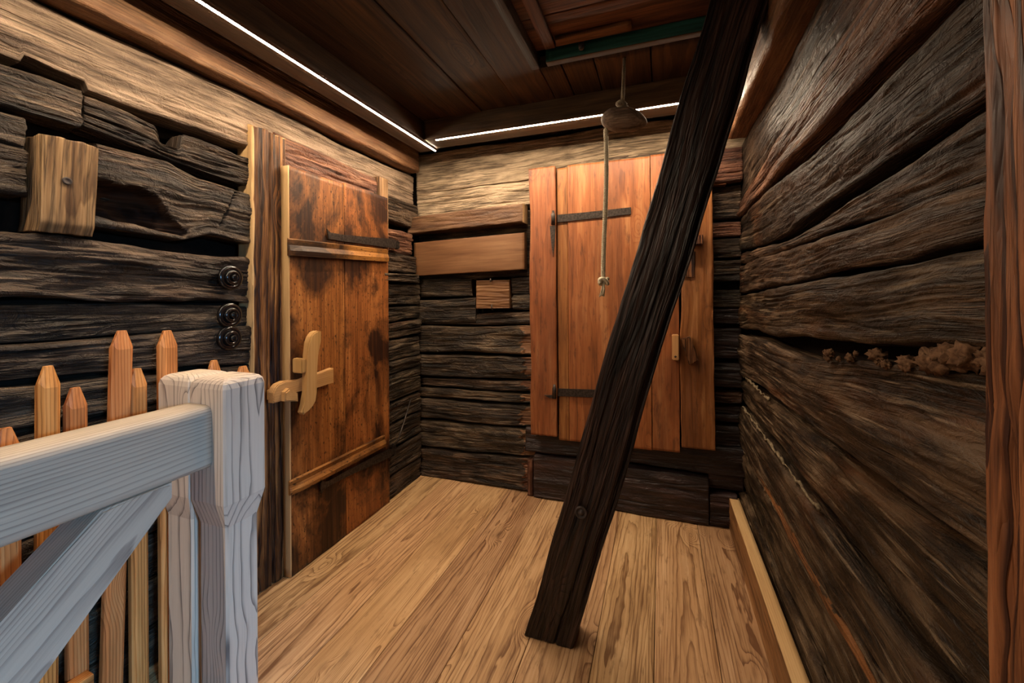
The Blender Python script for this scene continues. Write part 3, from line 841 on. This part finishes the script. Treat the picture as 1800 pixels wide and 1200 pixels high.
# right-hand stub ends
blog(0.265, 0.335, 1.83, 2.022, 'door_b', y=WB - 0.045, T=0.1, r=0.006)
for z0, z1, m, yo in ((1.845, 2.02, 'log_red', -0.06), (1.648, 1.832, 'log', -0.01), (1.556, 1.634, 'log_red', 0.0), (1.440, 1.546, 'log', 0.0), (1.312, 1.428, 'log', -0.004),
                      (1.175, 1.270, 'log', 0.0), (1.076, 1.164, 'log_black', -0.004), (0.894, 1.064, 'log_black', 0.002), (0.738, 0.876, 'log_black', -0.002),
                      (0.655, 0.716, 'log_red', 0.0), (0.548, 0.642, 'log_black', 0.004), (0.402, 0.535, 'log_black', -0.004)):
    blog(0.270, 0.41, z0, z1, m, y=WB + yo, du=0.006, groove=0.0035)
# timbers under and around the back door
blog(-0.80, 0.44, 0.272, 0.418, 'log_black', y=WB - 0.035, T=0.1, cracks=2, groove=0.0020)
blog(-0.742, 0.238, 0.0, 0.262, 'log_black', y=WB - 0.06, T=0.1, cracks=1, groove=0.0015, edge=0.004)
blog(0.240, 0.41, 0.192, 0.392, 'log_black', y=WB - 0.03, T=0.1, groove=0.0015)
blog(0.243, 0.375, 0.0, 0.180, 'log_black', y=WB - 0.055, T=0.1, groove=0.0015)
blog(-0.80, 0.44, 1.99, 2.06, 'log_pale', y=WB - 0.0)
timber('batten', (-0.785, WB - 0.045, 0.0), Zv, X, NY, 0.225, 0.034, 0.06, M['log_red'], wall_back, r=0.004, du=0.012, dy=0.006, groove=0.0010)

# boards and plugs on the back wall
p = timber('wall_plank', (-1.615, WB - 0.085, 1.672), X, Zv, NY, 0.825, 0.115, 0.10, [M['ledge'], M['fresh']], None, r=0.010, du=0.008, dy=0.006, wave=0.008, hew=0.0030, groove=0.005,
           lo=ramp((0, -0.004), (0.825, 0.022)), hi=ramp((0, 0.108), (0.825, 0.140)), side_mat=('ends',), cracks=2)
tag(p, 'rough brown ledge plank with pale sawn end above the smooth wall board', 'plank')
p = timber('wall_board', (-1.585, WB - 0.055, 1.382), X, Zv, NY, 0.795, 0.226, 0.05, M['plank_w'], None, r=0.003, du=0.02, dy=0.012, wave=0.002, lo=ramp((0, 0), (0.795, 0.024)), hi=ramp((0, 0.226), (0.795, 0.253)))
tag(p, 'smooth reddish-brown rectangular board on the back wall beside the door', 'board')
p = timber('wood_patch', (-1.137, WB - 0.020, 1.160), X, Zv, NY, 0.232, 0.185, 0.10, M['plank_w'], None, r=0.004, du=0.006, dy=0.005, wave=0.003, groove=0.005, lo=ramp((0, 0), (0.232, 0.003)))
tag(p, 'small square brown wood patch held by iron clips among black logs', 'patch')
tube('clip', [[(-1.027, WB - 0.012, 1.352), (-1.027, WB - 0.035, 1.350), (-1.026, WB - 0.035, 1.332)]], 0.005, M['iron'], p)
tube('clip', [[(-1.022, WB - 0.012, 1.152), (-1.022, WB - 0.032, 1.154), (-1.022, WB - 0.030, 1.186)]], 0.004, M['iron'], p)

# ------------------------------------------------------------------ back door and its frame boards
bd = thing('door_2', (-0.2, 2.40, 0.4), 'reddish-brown wide board door on the back wall behind the leaning beam', 'door', kind='structure')
DB = dict(r=0.003, du=0.014, dy=0.010, wave=0.003, groove=0.0012)
timber('door_board', (-0.572, 2.40, 0.385), Zv, X, NY, 1.610, 0.062, 0.035, M['door_b'], bd, **DB)
timber('door_board', (-0.508, 2.397, 0.388), Zv, X, NY, 1.618, 0.460, 0.035, M['door_b'], bd, **DB)
timber('door_board', (-0.046, 2.40, 0.390), Zv, X, NY, 1.622, 0.142, 0.035, M['door_b'], bd, **DB)
t3 = timber('trim_3', (-0.742, 2.385, 0.405), Zv, X, NY, 1.605, 0.161, 0.05, M['door_b'], None, r=0.004, du=0.012, dy=0.008, wave=0.004, groove=0.002, edge=0.006, endrough=0.004)
tag(t3, 'reddish-brown upright frame board left of the back door', 'frame board', kind='structure')
t4 = timber('trim_4', (0.104, 2.392, 0.425), Zv, X, NY, 1.62, 0.158, 0.05, M['door_b'], None, r=0.004, du=0.010, dy=0.008, wave=0.004, groove=0.003, edge=0.008)
tag(t4, 'dark reddish frame board right of the back door with turn button', 'frame board', kind='structure')
strap('strap_hinge', [(-0.570, 1.720), (-0.40, 1.722), (-0.150, 1.732)], [(-0.570, 1.674), (-0.40, 1.682), (-0.150, 1.692)], 2.394, bd,
      [(-0.535, 1.697), (-0.47, 1.698), (-0.37, 1.702), (-0.255, 1.706), (-0.175, 1.710)], 'Y', -1)
strap('strap_hinge', [(-0.575, 0.692), (-0.42, 0.698), (-0.18, 0.708)], [(-0.575, 0.646), (-0.42, 0.654), (-0.18, 0.664)], 2.396, bd,
      [(-0.535, 0.670), (-0.42, 0.676), (-0.30, 0.682)], 'Y', -1)
for z in (1.688, 0.664):
    disc('hinge_pin', (-0.590, 2.372, z - 0.028), Zv, [(0.012, 0), (0.012, 0.062), (0.008, 0.066), (0.007, 0.082)], M['iron'], bd, 14)
prism('pintle_plate', [(-0.612, 1.655), (-0.578, 1.655), (-0.584, 1.56), (-0.594, 1.47), (-0.604, 1.56)], 'Y', 2.384, 2.374, M['iron'], t3, 0.001)
prism('pintle_plate', [(-0.655, 0.650), (-0.580, 0.655), (-0.580, 0.640), (-0.62, 0.635)], 'Y', 2.384, 2.374, M['iron'], t3, 0.001)
box('latch_plate', (0.058, 2.355, 0.895), (0.092, 2.402, 1.030), M['latch'], bd, 0.004, 2)
disc('peg', (0.074, 2.356, 0.915), NY, [(0.006, 0), (0.005, 0.004)], M['iron'], bd, 10)
tb = prism('turn_button', [(0.102, 1.006), (0.150, 1.024), (0.188, 0.900), (0.141, 0.874)], 'Y', 2.390, 2.352, M['post'], t4, 0.004)
disc('peg', (0.148, 2.352, 0.948), NY, [(0.018, 0), (0.017, 0.010), (0.010, 0.016)], M['post'], tb, 8, False)
prism('end_cap', [(0.098, 1.002), (0.152, 1.022), (0.155, 1.032), (0.100, 1.014)], 'Y', 2.392, 2.345, M['latch'], tb, 0.002)
br = prism('upper_catch', [(0.136, 1.503), (0.140, 1.554), (0.214, 1.553), (0.212, 1.503)], 'Y', 2.392, 2.345, M['post'], t4, 0.004)
disc('peg', (0.165, 2.346, 1.530), NY, [(0.014, 0), (0.013, 0.006), (0.006, 0.010)], M['peg'], br, 12)
prism('catch_plate', [(0.110, 1.335), (0.114, 1.478), (0.176, 1.472), (0.172, 1.335)], 'Y', 2.392, 2.385, M['post'], t4, 0.002)

# ================================================================== RIGHT WALL
WR = 0.400
wall_right = box('wall_right', (0.475, 0.47, -0.03), (0.60, 2.62, CEIL + 0.1), M['backing'], None, 0)
tag(wall_right, 'dark hewn log wall on the right above the low baseboard', 'wall', kind='structure')
HR = dict(r=0.018, du=0.007, dy=0.0042, wave=0.012, hew=0.0026, groove=0.0018, edge=0.008, chisel=0.0, tear=0.0022, fine_cracks=22)


def rlog(z0, z1, mat='log_dim', x=WR, y0=0.50, y1=2.50, T=0.085, **k):
    kw = dict(HR); kw.update(k)
    ms = M[mat] if isinstance(mat, str) else [M[k] for k in mat]
    return timber('log', (x, y0, z0), Yv, Zv, NX, y1 - y0, z1 - z0, T, ms, wall_right, **kw)


rlog(2.020, 2.25, 'log_shaded', x=WR + 0.03)
rlog(1.800, 2.035, 'log_shaded', x=WR + 0.006, cracks=2, lo=ramp((0, 0.04), (0.8, 0.03), (1.3, 0.0), (2.0, -0.07)))
rlog(1.660, 1.825, 'log_red', x=WR - 0.008, cracks=2, hi=ramp((0, 0.185), (0.8, 0.175), (1.3, 0.14), (2.0, 0.07)), lo=ramp((0, 0.03), (1.0, 0.03), (2, 0.0)))
rlog(1.475, 1.655, 'log_shaded', x=WR + 0.004, cracks=2, lo=ramp((0, 0.05), (0.9, -0.005), (1.3, -0.03), (2.0, 0.0)))
rlog(1.402, 1.520, 'log_dim', x=WR + 0.012, lo=ramp((0, -0.01), (2, 0.002)), hi=ramp((0, 0.108), (0.9, 0.045), (1.3, 0.03), (2.0, 0.06)))
rlog(1.265, 1.402, 'log_dim', x=WR - 0.004, lo=ramp((0, 0.06), (1.0, 0.02), (2.0, -0.015)), hi=ramp((0, 0.13), (2, 0.135)))
rlog(1.065, 1.300, x=WR - 0.010, cracks=3, hi=ramp((0, 0.265), (0.8, 0.215), (2.0, 0.175)), lo=ramp((0, 0.13), (0.8, 0.06), (2.0, -0.01)))
rlog(0.830, 1.095, x=WR - 0.006, cracks=3, hi=ramp((0, 0.325), (0.4, 0.30), (0.9, 0.235), (2.0, 0.20)), lo=ramp((0, 0.085), (2.0, -0.018)))
rlog(0.660, 0.830, x=WR + 0.008, cracks=2, hi=ramp((0, 0.210), (2.0, 0.125)), lo=ramp((0, 0.006), (2, 0.006)), r=0.028)
rlog(0.440, 0.650, ('log_dim', 'rusty'), x=WR - 0.008, cracks=3, fmask=lambda U, Yl: (Yl < 0.045 + 0.018 * noise2(U * 5, Yl * 8, 4) + 0.012 * noise2(U * 14, Yl * 60, 6)) & (U < 1.45 + 0.2 * noise2(Yl * 40, 0 * U, 8)), hi=ramp((0, 0.195), (2.0, 0.205)))
rlog(0.225, 0.432, x=WR + 0.004, cracks=3, hi=ramp((0, 0.195), (2.0, 0.190)), r=0.026)
rlog(0.0, 0.205, x=WR - 0.006, cracks=2)

# thin lime packing left in two of the joints
M['lime'] = plain('pale_lime_chinking', (0.09, 0.066, 0.040), 0.9, 0, 0.15, 1.0, 70.0, (0.26, 0.20, 0.125))
for zj, ya, yb in ((0.652, 1.35, 2.47), (0.434, 1.75, 2.47), (0.822, 1.9, 2.47)):
    path = [(WR + 0.006 + 0.002 * math.sin(k * 1.7), ya + (yb - ya) * k / 60, zj + 0.004 * math.sin(k * 0.9 + zj * 30) + 0.003 * math.sin(k * 2.3)) for k in range(61)]
    tube('chinking', [path], lambda f, q=zj: 0.0015 + 0.0055 * max(0.0, 0.5 + 0.6 * float(noise2(np.array(f * 9 + q * 5), np.array(q * 3)))) + 0.002 * float(noise2(np.array(f * 50), np.array(q))), M['lime'], wall_right, 7)

# dry oakum pushed out of the joint between two logs
vs, fs = [], []
rng = random.Random(5)
for k in range(26):
    t = rng.random()
    y = 0.66 + 0.62 * t ** 1.3
    z = 1.163 - 0.075 * (y - 0.66) / 0.62 + rng.uniform(-0.012, 0.010)
    rr = rng.uniform(0.008, 0.022) * (1.15 - 0.75 * t)
    n0 = len(vs)
    bm = bmesh.new(); bmesh.ops.create_icosphere(bm, subdivisions=3, radius=1)
    for v in bm.verts:
        d = v.co
        nn = 1 + 0.75 * float(fbm(np.array(d.x * 3 + k), np.array(d.y * 3 + d.z * 3), 2))
        vs.append((WR - 0.004 + d.x * rr * .8 * nn, y + d.y * rr * 1.5 * nn, z + d.z * rr * nn))
    bm.verts.index_update()
    fs += [[n0 + v.index for v in f.verts] for f in bm.faces]
    bm.free()
mo = put('oakum', vs, fs, M['moss'], wall_right, np.array(vs), None, True)
mo['kind'] = 'stuff'

bb = timber('baseboard_right', (0.336, 0.52, 0.0), Yv, Zv, NX, 1.93, 0.168, 0.048, [M['base'], M['fresh']], None, r=0.003, du=0.015, dy=0.008, wave=0.003, groove=0.003, side_mat=('high', 'ends'))
tag(bb, 'rough orange-brown baseboard with pale top edge along the right wall', 'baseboard', kind='structure')
rp = timber('trim_5', (0.352, 0.435, 0.0), Zv, Yv, NX, CEIL, 0.200, 0.14, M['post_red'], None, r=0.008, du=0.009, dy=0.0035, wave=0.003, groove=0.005, cracks=8, tear=0.0012, fine_cracks=16, edge=0.002)
tag(rp, 'deeply grained orange-brown post at the near end of the right wall', 'post', kind='structure')

# ================================================================== CEILING
ceiling = box('ceiling', (-1.86, -1.75, CEIL + 0.085), (2.3, 2.7, CEIL + 0.18), M['backing'], None, 0)
tag(ceiling, 'low dark plank ceiling with a recessed hatch', 'ceiling', kind='structure')
HX0, HX1, HY0, HY1 = -0.465, 0.22, 0.95, 1.725
cs = [-1.72, -1.50, -1.30, -1.115, -0.918, -0.700, -0.502, -0.405, -0.265, -0.030, 0.20, 0.43]
for a, b in zip(cs[:-1], cs[1:]):
    spans = [(-1.70, 2.58)]
    if a >= -0.51 and b < 0.41:
        spans = [(-1.70, HY0), (HY1 + 0.055, 2.58)] if a < 0.2 else spans
    for s0, s1 in spans:
        timber('plank', (a + 0.0018, s0, CEIL), Yv, X, NZ, s1 - s0, b - a - 0.0036, 0.05, M['ceil'], ceiling, r=0.004, du=0.05, dy=0.02, wave=0.003, groove=0.001, bow=lambda u, k=a: 0 * u + 0.004 * math.sin(k * 50))
for a, b in ((0.43, 0.8), (0.8, 1.2), (1.2, 1.6), (1.6, 2.05)):
    timber('plank', (a + 0.002, -1.70, CEIL), Yv, X, NZ, 2.5, b - a - 0.004, 0.05, M['ceil'], ceiling, r=0.004, du=0.1, dy=0.05)

hatch = thing('ceiling_hatch', (-0.12, 1.34, CEIL), 'recessed ceiling hatch of rusty brown boards with dark teal edge', 'hatch')
ZL = CEIL + 0.046
for y0, y1 in ((0.90, 1.16), (1.163, 1.33), (1.333, 1.520), (1.523, 1.735)):
    timber('hatch_board', (HX0 - 0.05, y0, ZL), X, Yv, NZ, HX1 - HX0 + 0.1, y1 - y0 - 0.003, 0.014, M['hatch'], hatch, r=0.003, du=0.02, dy=0.01, wave=0.003, groove=0.002)
timber('batten', (-0.452, 0.92, ZL - 0.022), Yv, X, NZ, 0.775, 0.045, 0.020, M['hatch'], hatch, r=0.004, du=0.02, dy=0.008, wave=0.003, hew=0.0015)
timber('batten', (-0.398, 1.650, ZL - 0.020), X, Yv, NZ, 0.30, 0.045, 0.018, M['hatch'], hatch, r=0.004, du=0.02, dy=0.008, wave=0.003)
disc('peg', (-0.302, 1.716, ZL - 0.004), NZ, [(0.012, 0), (0.012, 0.028), (0.008, 0.036)], M['peg'], hatch, 12)
timber('frame_board', (HX0 - 0.034, 0.90, CEIL + 0.068), Yv, Zv, X, HY1 + 0.05 - 0.90, -0.072 + 0.144, 0.034, M['ceil'], hatch, r=0.003, du=0.03, dy=0.02, lo=lambda u: 0 * u - 0.074, hi=lambda u: 0 * u + 0.0)
timber('frame_board', (HX0 + 0.005, HY1 + 0.012, CEIL + 0.068), X, Zv, NY, HX1 - HX0 + 0.03, 0.074, 0.034, [M['teal'], M['ceil']], hatch, r=0.003, du=0.03, dy=0.02, lo=lambda u: 0 * u - 0.074, hi=lambda u: 0 * u, side_mat=('low',))

# ------------------------------------------------------------------ wall plates and light covers
ZC = 2.150
t6 = timber('trim_6', (-1.535, -1.70, 2.082), Yv, Zv, X, 4.13, 0.150, 0.10, M['beam_br'], None, r=0.014, du=0.014, dy=0.007, wave=0.006, hew=0.0020, groove=0.003, edge=0.005, cracks=4)
tag(t6, 'orange-brown wall plate beam under the ceiling along the left wall', 'beam', kind='structure')
t7 = timber('trim_7', (-1.290, -1.70, ZC), Yv, Zv, X, 3.96, CEIL + 0.004 - ZC, 0.13, M['ceil_dk'], None, r=0.004, du=0.02, dy=0.010, wave=0.003, groove=0.0015)
tag(t7, 'dark board carrying the light strip along the left side of ceiling', 'light cover', kind='structure')
t8 = timber('trim_8', (-1.285, 2.085, ZC), X, Zv, NY, 1.56, CEIL + 0.004 - ZC, 0.15, M['ceil_dk'], None, r=0.004, du=0.02, dy=0.010, wave=0.003, groove=0.0015)
tag(t8, 'dark board carrying the light strip across the back wall', 'light cover', kind='structure')
t9 = timber('trim_9', (0.318, 0.60, 2.018), Yv, Zv, NX, 1.72, CEIL - 2.018, 0.10, M['beam_br'], None, r=0.020, du=0.014, dy=0.008, wave=0.008, hew=0.0030, groove=0.004, edge=0.006, cracks=2, endrough=0.01)
tag(t9, 'brown beam along the top of the right wall behind the leaning beam', 'beam', kind='structure')


def led(name, y0, y1, x0, x1, label, mat='led'):
    t = thing(name, ((x0 + x1) / 2, (y0 + y1) / 2, ZC), label, 'light strip')
    box('channel', (x0 - 0.003, y0 - 0.003, ZC - 0.003), (x1 + 0.003, y1 + 0.003, ZC + 0.004), M['ceil_dk'], t, 0)
    n = 14
    vs = []
    along_y = (y1 - y0) > (x1 - x0)
    for i in range(n + 1):
        f = i / n
        if along_y:
            vs += [(x0, y0 + (y1 - y0) * f, ZC - 0.0042), (x1, y0 + (y1 - y0) * f, ZC - 0.0042), (x1, y0 + (y1 - y0) * f, ZC - 0.0030), (x0, y0 + (y1 - y0) * f, ZC - 0.0030)]
        else:
            vs += [(x0 + (x1 - x0) * f, y0, ZC - 0.0042), (x0 + (x1 - x0) * f, y1, ZC - 0.0042), (x0 + (x1 - x0) * f, y1, ZC - 0.0030), (x0 + (x1 - x0) * f, y0, ZC - 0.0030)]
    fs = []
    for i in range(n):
        a, b = 4 * i, 4 * i + 4
        for k in range(4):
            fs.append((a + k, a + (k + 1) % 4, b + (k + 1) % 4, b + k))
    fs += [(3, 2, 1, 0), (4 * n, 4 * n + 1, 4 * n + 2, 4 * n + 3)]
    bm = bmesh.new()
    bv = [bm.verts.new(v) for v in vs]
    for f in fs:
        bm.faces.new([bv[k] for k in f])
    from_bm('diffuser', bm, M[mat], t)
    return t


led('led_strip', -1.45, 2.262, -1.317, -1.307, 'glowing warm white light strip running along the left side of ceiling')
led('led_strip', 2.099, 2.109, -1.215, 0.265, 'glowing warm white light strip running across above the back wall', 'led_back')

# ================================================================== LEANING BEAM
ang = math.atan2(0.289, 1.0)
e1 = np.array([math.sin(ang), 0, math.cos(ang)])
e2 = np.array([math.cos(ang), 0, -math.sin(ang)])
lt = thing('leaning_beam', (-0.39, 1.49, 0.0), 'blackened rough square beam leaning diagonally from floor to ceiling', 'beam')
# cut level at the floor: the foot follows e2's fall
Lb = 2.26 / math.cos(ang) + 0.02
sh = timber('shaft', np.array([-0.476, 1.432, 0.004]) , e1, e2, NY, Lb, 0.170, 0.12, M['lean'], lt, r=0.006, du=0.009, dy=0.0035, wave=0.004, groove=0.0030, hew=0.0010, edge=0.005, cracks=5, fine_cracks=10,
            bow=lambda u: 0 * u, extra=lambda U, Yl: -0.022 * sstep(0.138, 0.168, Yl) * sstep(0.1, 0.4, U))
# saw the ends level with floor and ceiling
me = sh.data
bm = bmesh.new(); bm.from_mesh(me)
off = sh.location + lt.location
for pz, nz in ((0.0035, -1), (CEIL - 0.002, 1)):
    g = list(bm.verts) + list(bm.edges) + list(bm.faces)
    res = bmesh.ops.bisect_plane(bm, geom=g, plane_co=Vector((0, 0, pz - off.z)), plane_no=Vector((0, 0, nz)), clear_outer=True)
    ed = [x for x in res['geom_cut'] if isinstance(x, bmesh.types.BMEdge)]
    if ed:
        bmesh.ops.contextual_create(bm, geom=ed)
bm.to_mesh(me); bm.free()
disc('bolt', (-0.262, 1.428, 0.494), NY, [(0.022, 0), (0.022, 0.006), (0.016, 0.009), (0.015, 0.004), (0.009, 0.004), (0.008, 0.009)], M['peg'], lt, 20)

# ================================================================== PULL ROPE
pr_ = thing('pull_rope', (-0.15, 1.82, 1.98), 'hemp pull rope hanging from a brown wooden toggle below the ceiling', 'rope pull')
tube('cord', [[(-0.139, 1.835, CEIL + 0.002), (-0.141, 1.833, 2.20), (-0.143, 1.828, 2.13), (-0.146, 1.822, 2.075)]], 0.0075, M['cord'], pr_)
# toggle knot
kn = []
for k in range(40):
    t = k / 39 * 4 * math.pi
    kn.append((-0.148 + 0.016 * math.cos(t) + 0.004 * math.sin(2.5 * t), 1.820 + 0.015 * math.sin(t), 2.050 + 0.014 * math.sin(t * 0.75) + 0.010 * (k / 39 - .5)))
tube('knot', [kn, [(-0.150, 1.812, 2.045), (-0.165, 1.806, 2.025), (-0.176, 1.805, 2.006)], [(-0.146, 1.812, 2.045), (-0.142, 1.806, 2.02), (-0.138, 1.806, 2.002)]], 0.0075, M['cord'], pr_)
bm = bmesh.new(); bmesh.ops.create_icosphere(bm, subdivisions=5, radius=1)
for v in bm.verts:
    d = v.co.copy()
    prof = 1.0 - 0.30 * max(0, d.x) ** 1.5
    n = 0.06 * float(noise2(np.array(d.x * 2.2), np.array(d.z * 3 + d.y * 2), 3)) + 0.03 * float(noise2(np.array(d.x * 5), np.array(d.z * 9 + d.y * 7), 4))
    sx = math.copysign(abs(d.x) ** 0.8, d.x)
    x, y, z = sx * 0.094, d.y * 0.050 * prof * (1 + n), d.z * 0.051 * prof * (1 + n)
    z -= 0.012 * (sx) ** 2 * (1 if sx > 0 else 0.2)
    z -= sx * 0.012
    v.co = Vector((-0.140 + x, 1.80 + y, 1.985 + z))
from_bm('toggle', bm, M['weight'], pr_, axis=0, smooth=True)
strands = []
N_ = 260
for s in range(3):
    path = []
    for k in range(N_):
        f = k / (N_ - 1)
        z = 1.955 - f * (1.955 - 1.315)
        a = 2 * math.pi * (f * 26 + s / 3)
        cx = -0.214 - 0.012 * f + 0.004 * math.sin(f * 5)
        path.append((cx + 0.0048 * math.cos(a), 1.80 + 0.0048 * math.sin(a), z))
    strands.append(path)
tube('rope', strands, 0.0056, M['rope'], pr_, 7)
kn = []
for k in range(60):
    t = k / 59 * 3.3 * math.pi
    kn.append((-0.228 + 0.017 * math.cos(t), 1.80 + 0.013 * math.sin(t), 1.304 + 0.011 * math.sin(t * 1.5 + 1)))
tube('end_knot', [kn], 0.0080, M['rope'], pr_, 8)
tails = []
for k in range(6):
    tails.append([(-0.229 + 0.003 * math.cos(k), 1.80 + 0.003 * math.sin(k), 1.306), (-0.231 + 0.006 * math.cos(k * 1.3), 1.80, 1.268), (-0.237 + 0.009 * math.cos(k * 1.1), 1.80 + 0.005 * math.sin(k), 1.238 + 0.003 * (k % 3))])
tube('frayed_tail', tails, 0.0032, M['rope'], pr_, 6)

# ================================================================== STAIR RAILING
rl = thing('stair_railing', (-1.3, 0.7, 0.0), 'pale raw wood railing with twin newel posts, thick handrail and diagonal brace', 'railing')


def newel(x0, x1, y0, y1, zt, zs, c):
    """Square post with a thicker rounded head that steps in through a chamfer."""
    bm = bmesh.new()
    rows = [(0.0, c), (zs - 0.075, c), (zs, 0.0), (zt - 0.030, 0.0), (zt - 0.015, 0.003), (zt - 0.006, 0.010), (zt - 0.001, 0.020), (zt + 0.001, 0.032)]
    rings = []
    for z, i in rows:
        b = 0.006
        xa, xb, ya, yb = x0 + i, x1 - i, y0 + i, y1 - i
        if i >= 0.022 and z >= zt - 0.001:
            b = 0.010
        pts = [(xa + b, ya), (xb - b, ya), (xb, ya + b), (xb, yb - b), (xb - b, yb), (xa + b, yb), (xa, yb - b), (xa, ya + b)]
        rings.append([bm.verts.new((px, py, z)) for px, py in pts])
    for r1, r2 in zip(rings[:-1], rings[1:]):
        for k in range(8):
            bm.faces.new((r1[k], r1[(k + 1) % 8], r2[(k + 1) % 8], r2[k]))
    bm.faces.new(rings[0][::-1]); bm.faces.new(rings[-1])
    return from_bm('newel_post', bm, M['raw'], rl, axis=2)


newel(-1.350, -1.200, 0.850, 0.985, 1.005, 0.635, 0.016)
newel(-1.500, -1.3505, 0.850, 0.985, 1.005, 0.635, 0.016)
timber('handrail', (-1.352, -0.55, 0.742), Yv, Zv, X, 1.398, 0.186, 0.100, M['raw_rail'], rl, r=0.022, du=0.02, dy=0.012, bow=lambda u: 0 * u + 0.102,
       hi=ramp((0, 0.180), (1.398, 0.186)), wave=0.001)
prism('brace', [(0.746, 0.744), (0.690, 0.744), (0.594, 0.742), (0.431, 0.597), (0.20, 0.385), (-0.10, 0.11), (0.06, -0.04), (0.20, 0.115), (0.486, 0.430), (0.746, 0.703)], 'X', -1.345, -1.252, M['raw_rail'], rl, 0.006, (0, 0.73, 0.68))

# ================================================================== PICKET FENCE
pf = thing('picket_fence', (-1.51, 0.9, 0.0), 'orange larch picket fence with pointed uneven pickets behind the pale railing', 'fence')


def picket(y, w, zt, t=0.034, lean=0.0, xo=0.0, zb=0.0):
    bm = bmesh.new()
    x1 = -1.503 + xo; x0 = x1 - t
    rows = [(zb, 0), (zt - 0.050, 0), (zt, 1)]
    rings = []
    for z, f in rows:
        yl = lean * (z - 0.5)
        iy, ix = f * w * 0.30, f * t * 0.32
        b = 0.009 if not f else 0.002
        ya, yb, xa, xb = y - w / 2 + iy + yl, y + w / 2 - iy + yl, x0 + ix, x1 - ix
        pts = [(xa + b, ya), (xb - b, ya), (xb, ya + b), (xb, yb - b), (xb - b, yb), (xa + b, yb), (xa, yb - b), (xa, ya + b)]
        rings.append([bm.verts.new((px, py, z - 0.006 * (k in (2, 3)) * (f == 0) * (z > 0.5) + 0.010 * (k in (1, 6)) * (f == 0) * (z > 0.5))) for k, (px, py) in enumerate(pts)])
    for r1, r2 in zip(rings[:-1], rings[1:]):
        for k in range(8):
            bm.faces.new((r1[k], r1[(k + 1) % 8], r2[(k + 1) % 8], r2[k]))
    bm.faces.new(rings[0][::-1]); bm.faces.new(rings[-1])
    return from_bm('picket', bm, M['picket'], pf, axis=2)


for y, w, zt, lean in ((0.605, 0.042, 1.070, 0.01), (0.664, 0.044, 1.002, 0.0), (0.750, 0.050, 1.150, 0.03), (0.807, 0.044, 1.030, 0.0), (0.890, 0.052, 1.140, 0.0), (1.040, 0.046, 1.02, 0.0),
                       (1.150, 0.060, 0.980, 0.0), (0.535, 0.046, 0.93, 0.0), (0.455, 0.046, 0.955, 0.0), (0.375, 0.05, 0.93, 0.0), (0.30, 0.046, 0.95, 0.0), (0.22, 0.046, 0.95, 0.0), (0.12, 0.046, 0.93, 0.0)):
    picket(y, w, zt, lean=lean, xo=0.0)
for y, w in ((0.960, 0.048), (1.095, 0.046)):
    picket(y, w, 0.93)
timber('bottom_rail', (-1.466, 0.05, 0.150), Yv, Zv, X, 0.625, 0.070, 0.034, M['picket'], pf, r=0.004, du=0.03, dy=0.02)

# ================================================================== THE LANDING BEHIND THE CAMERA
wall_rear = box('wall_rear', (-1.86, -1.80, -0.03), (2.3, -1.72, CEIL + 0.1), M['backing'], None, 0)
tag(wall_rear, 'plank wall behind the camera', 'wall', kind='structure')
for k in range(8):
    timber('plank', (-1.7 + 0.47 * k, -1.72, 0), Zv, X, Yv, CEIL, 0.465, 0.02, M['ceil'], wall_rear, r=0.004, du=0.1, dy=0.05)
wall_alcove = box('wall_alcove', (0.49, 0.62, -0.03), (2.1, 0.68, CEIL + 0.1), M['backing'], None, 0)
tag(wall_alcove, 'short plank wall beside the landing window', 'wall', kind='structure')
for k in range(4):
    timber('plank', (0.50 + 0.39 * k, 0.615, 0), Zv, X, NY, CEIL, 0.385, 0.02, M['ceil'], wall_alcove, r=0.004, du=0.1, dy=0.05)
wall_window = box('wall_window', (2.02, -1.72, -0.03), (2.10, -1.06, CEIL + 0.1), M['ceil'], None, 0, 2)
tag(wall_window, 'plank wall holding the landing window', 'wall', kind='structure')
box('pier', (2.02, -0.04, -0.03), (2.10, 0.68, CEIL + 0.1), M['ceil'], wall_window, 0, 2)
box('apron', (2.02, -1.06, -0.03), (2.10, -0.04, 0.60), M['ceil'], wall_window, 0, 2)
box('header', (2.02, -1.06, 1.72), (2.10, -0.04, CEIL + 0.1), M['ceil'], wall_window, 0, 2)
win = thing('window_1', (2.05, -0.55, 1.16), 'plain landing window opening behind the camera', 'window', kind='structure')
for a, b in (((2.03, -1.06, 0.60), (2.09, -1.02, 1.72)), ((2.03, -0.08, 0.60), (2.09, -0.04, 1.72)), ((2.03, -1.02, 0.60), (2.09, -0.08, 0.64)), ((2.03, -1.02, 1.68), (2.09, -0.08, 1.72))):
    box('window_frame', a, b, M['ceil'], win, 0.004, 2)
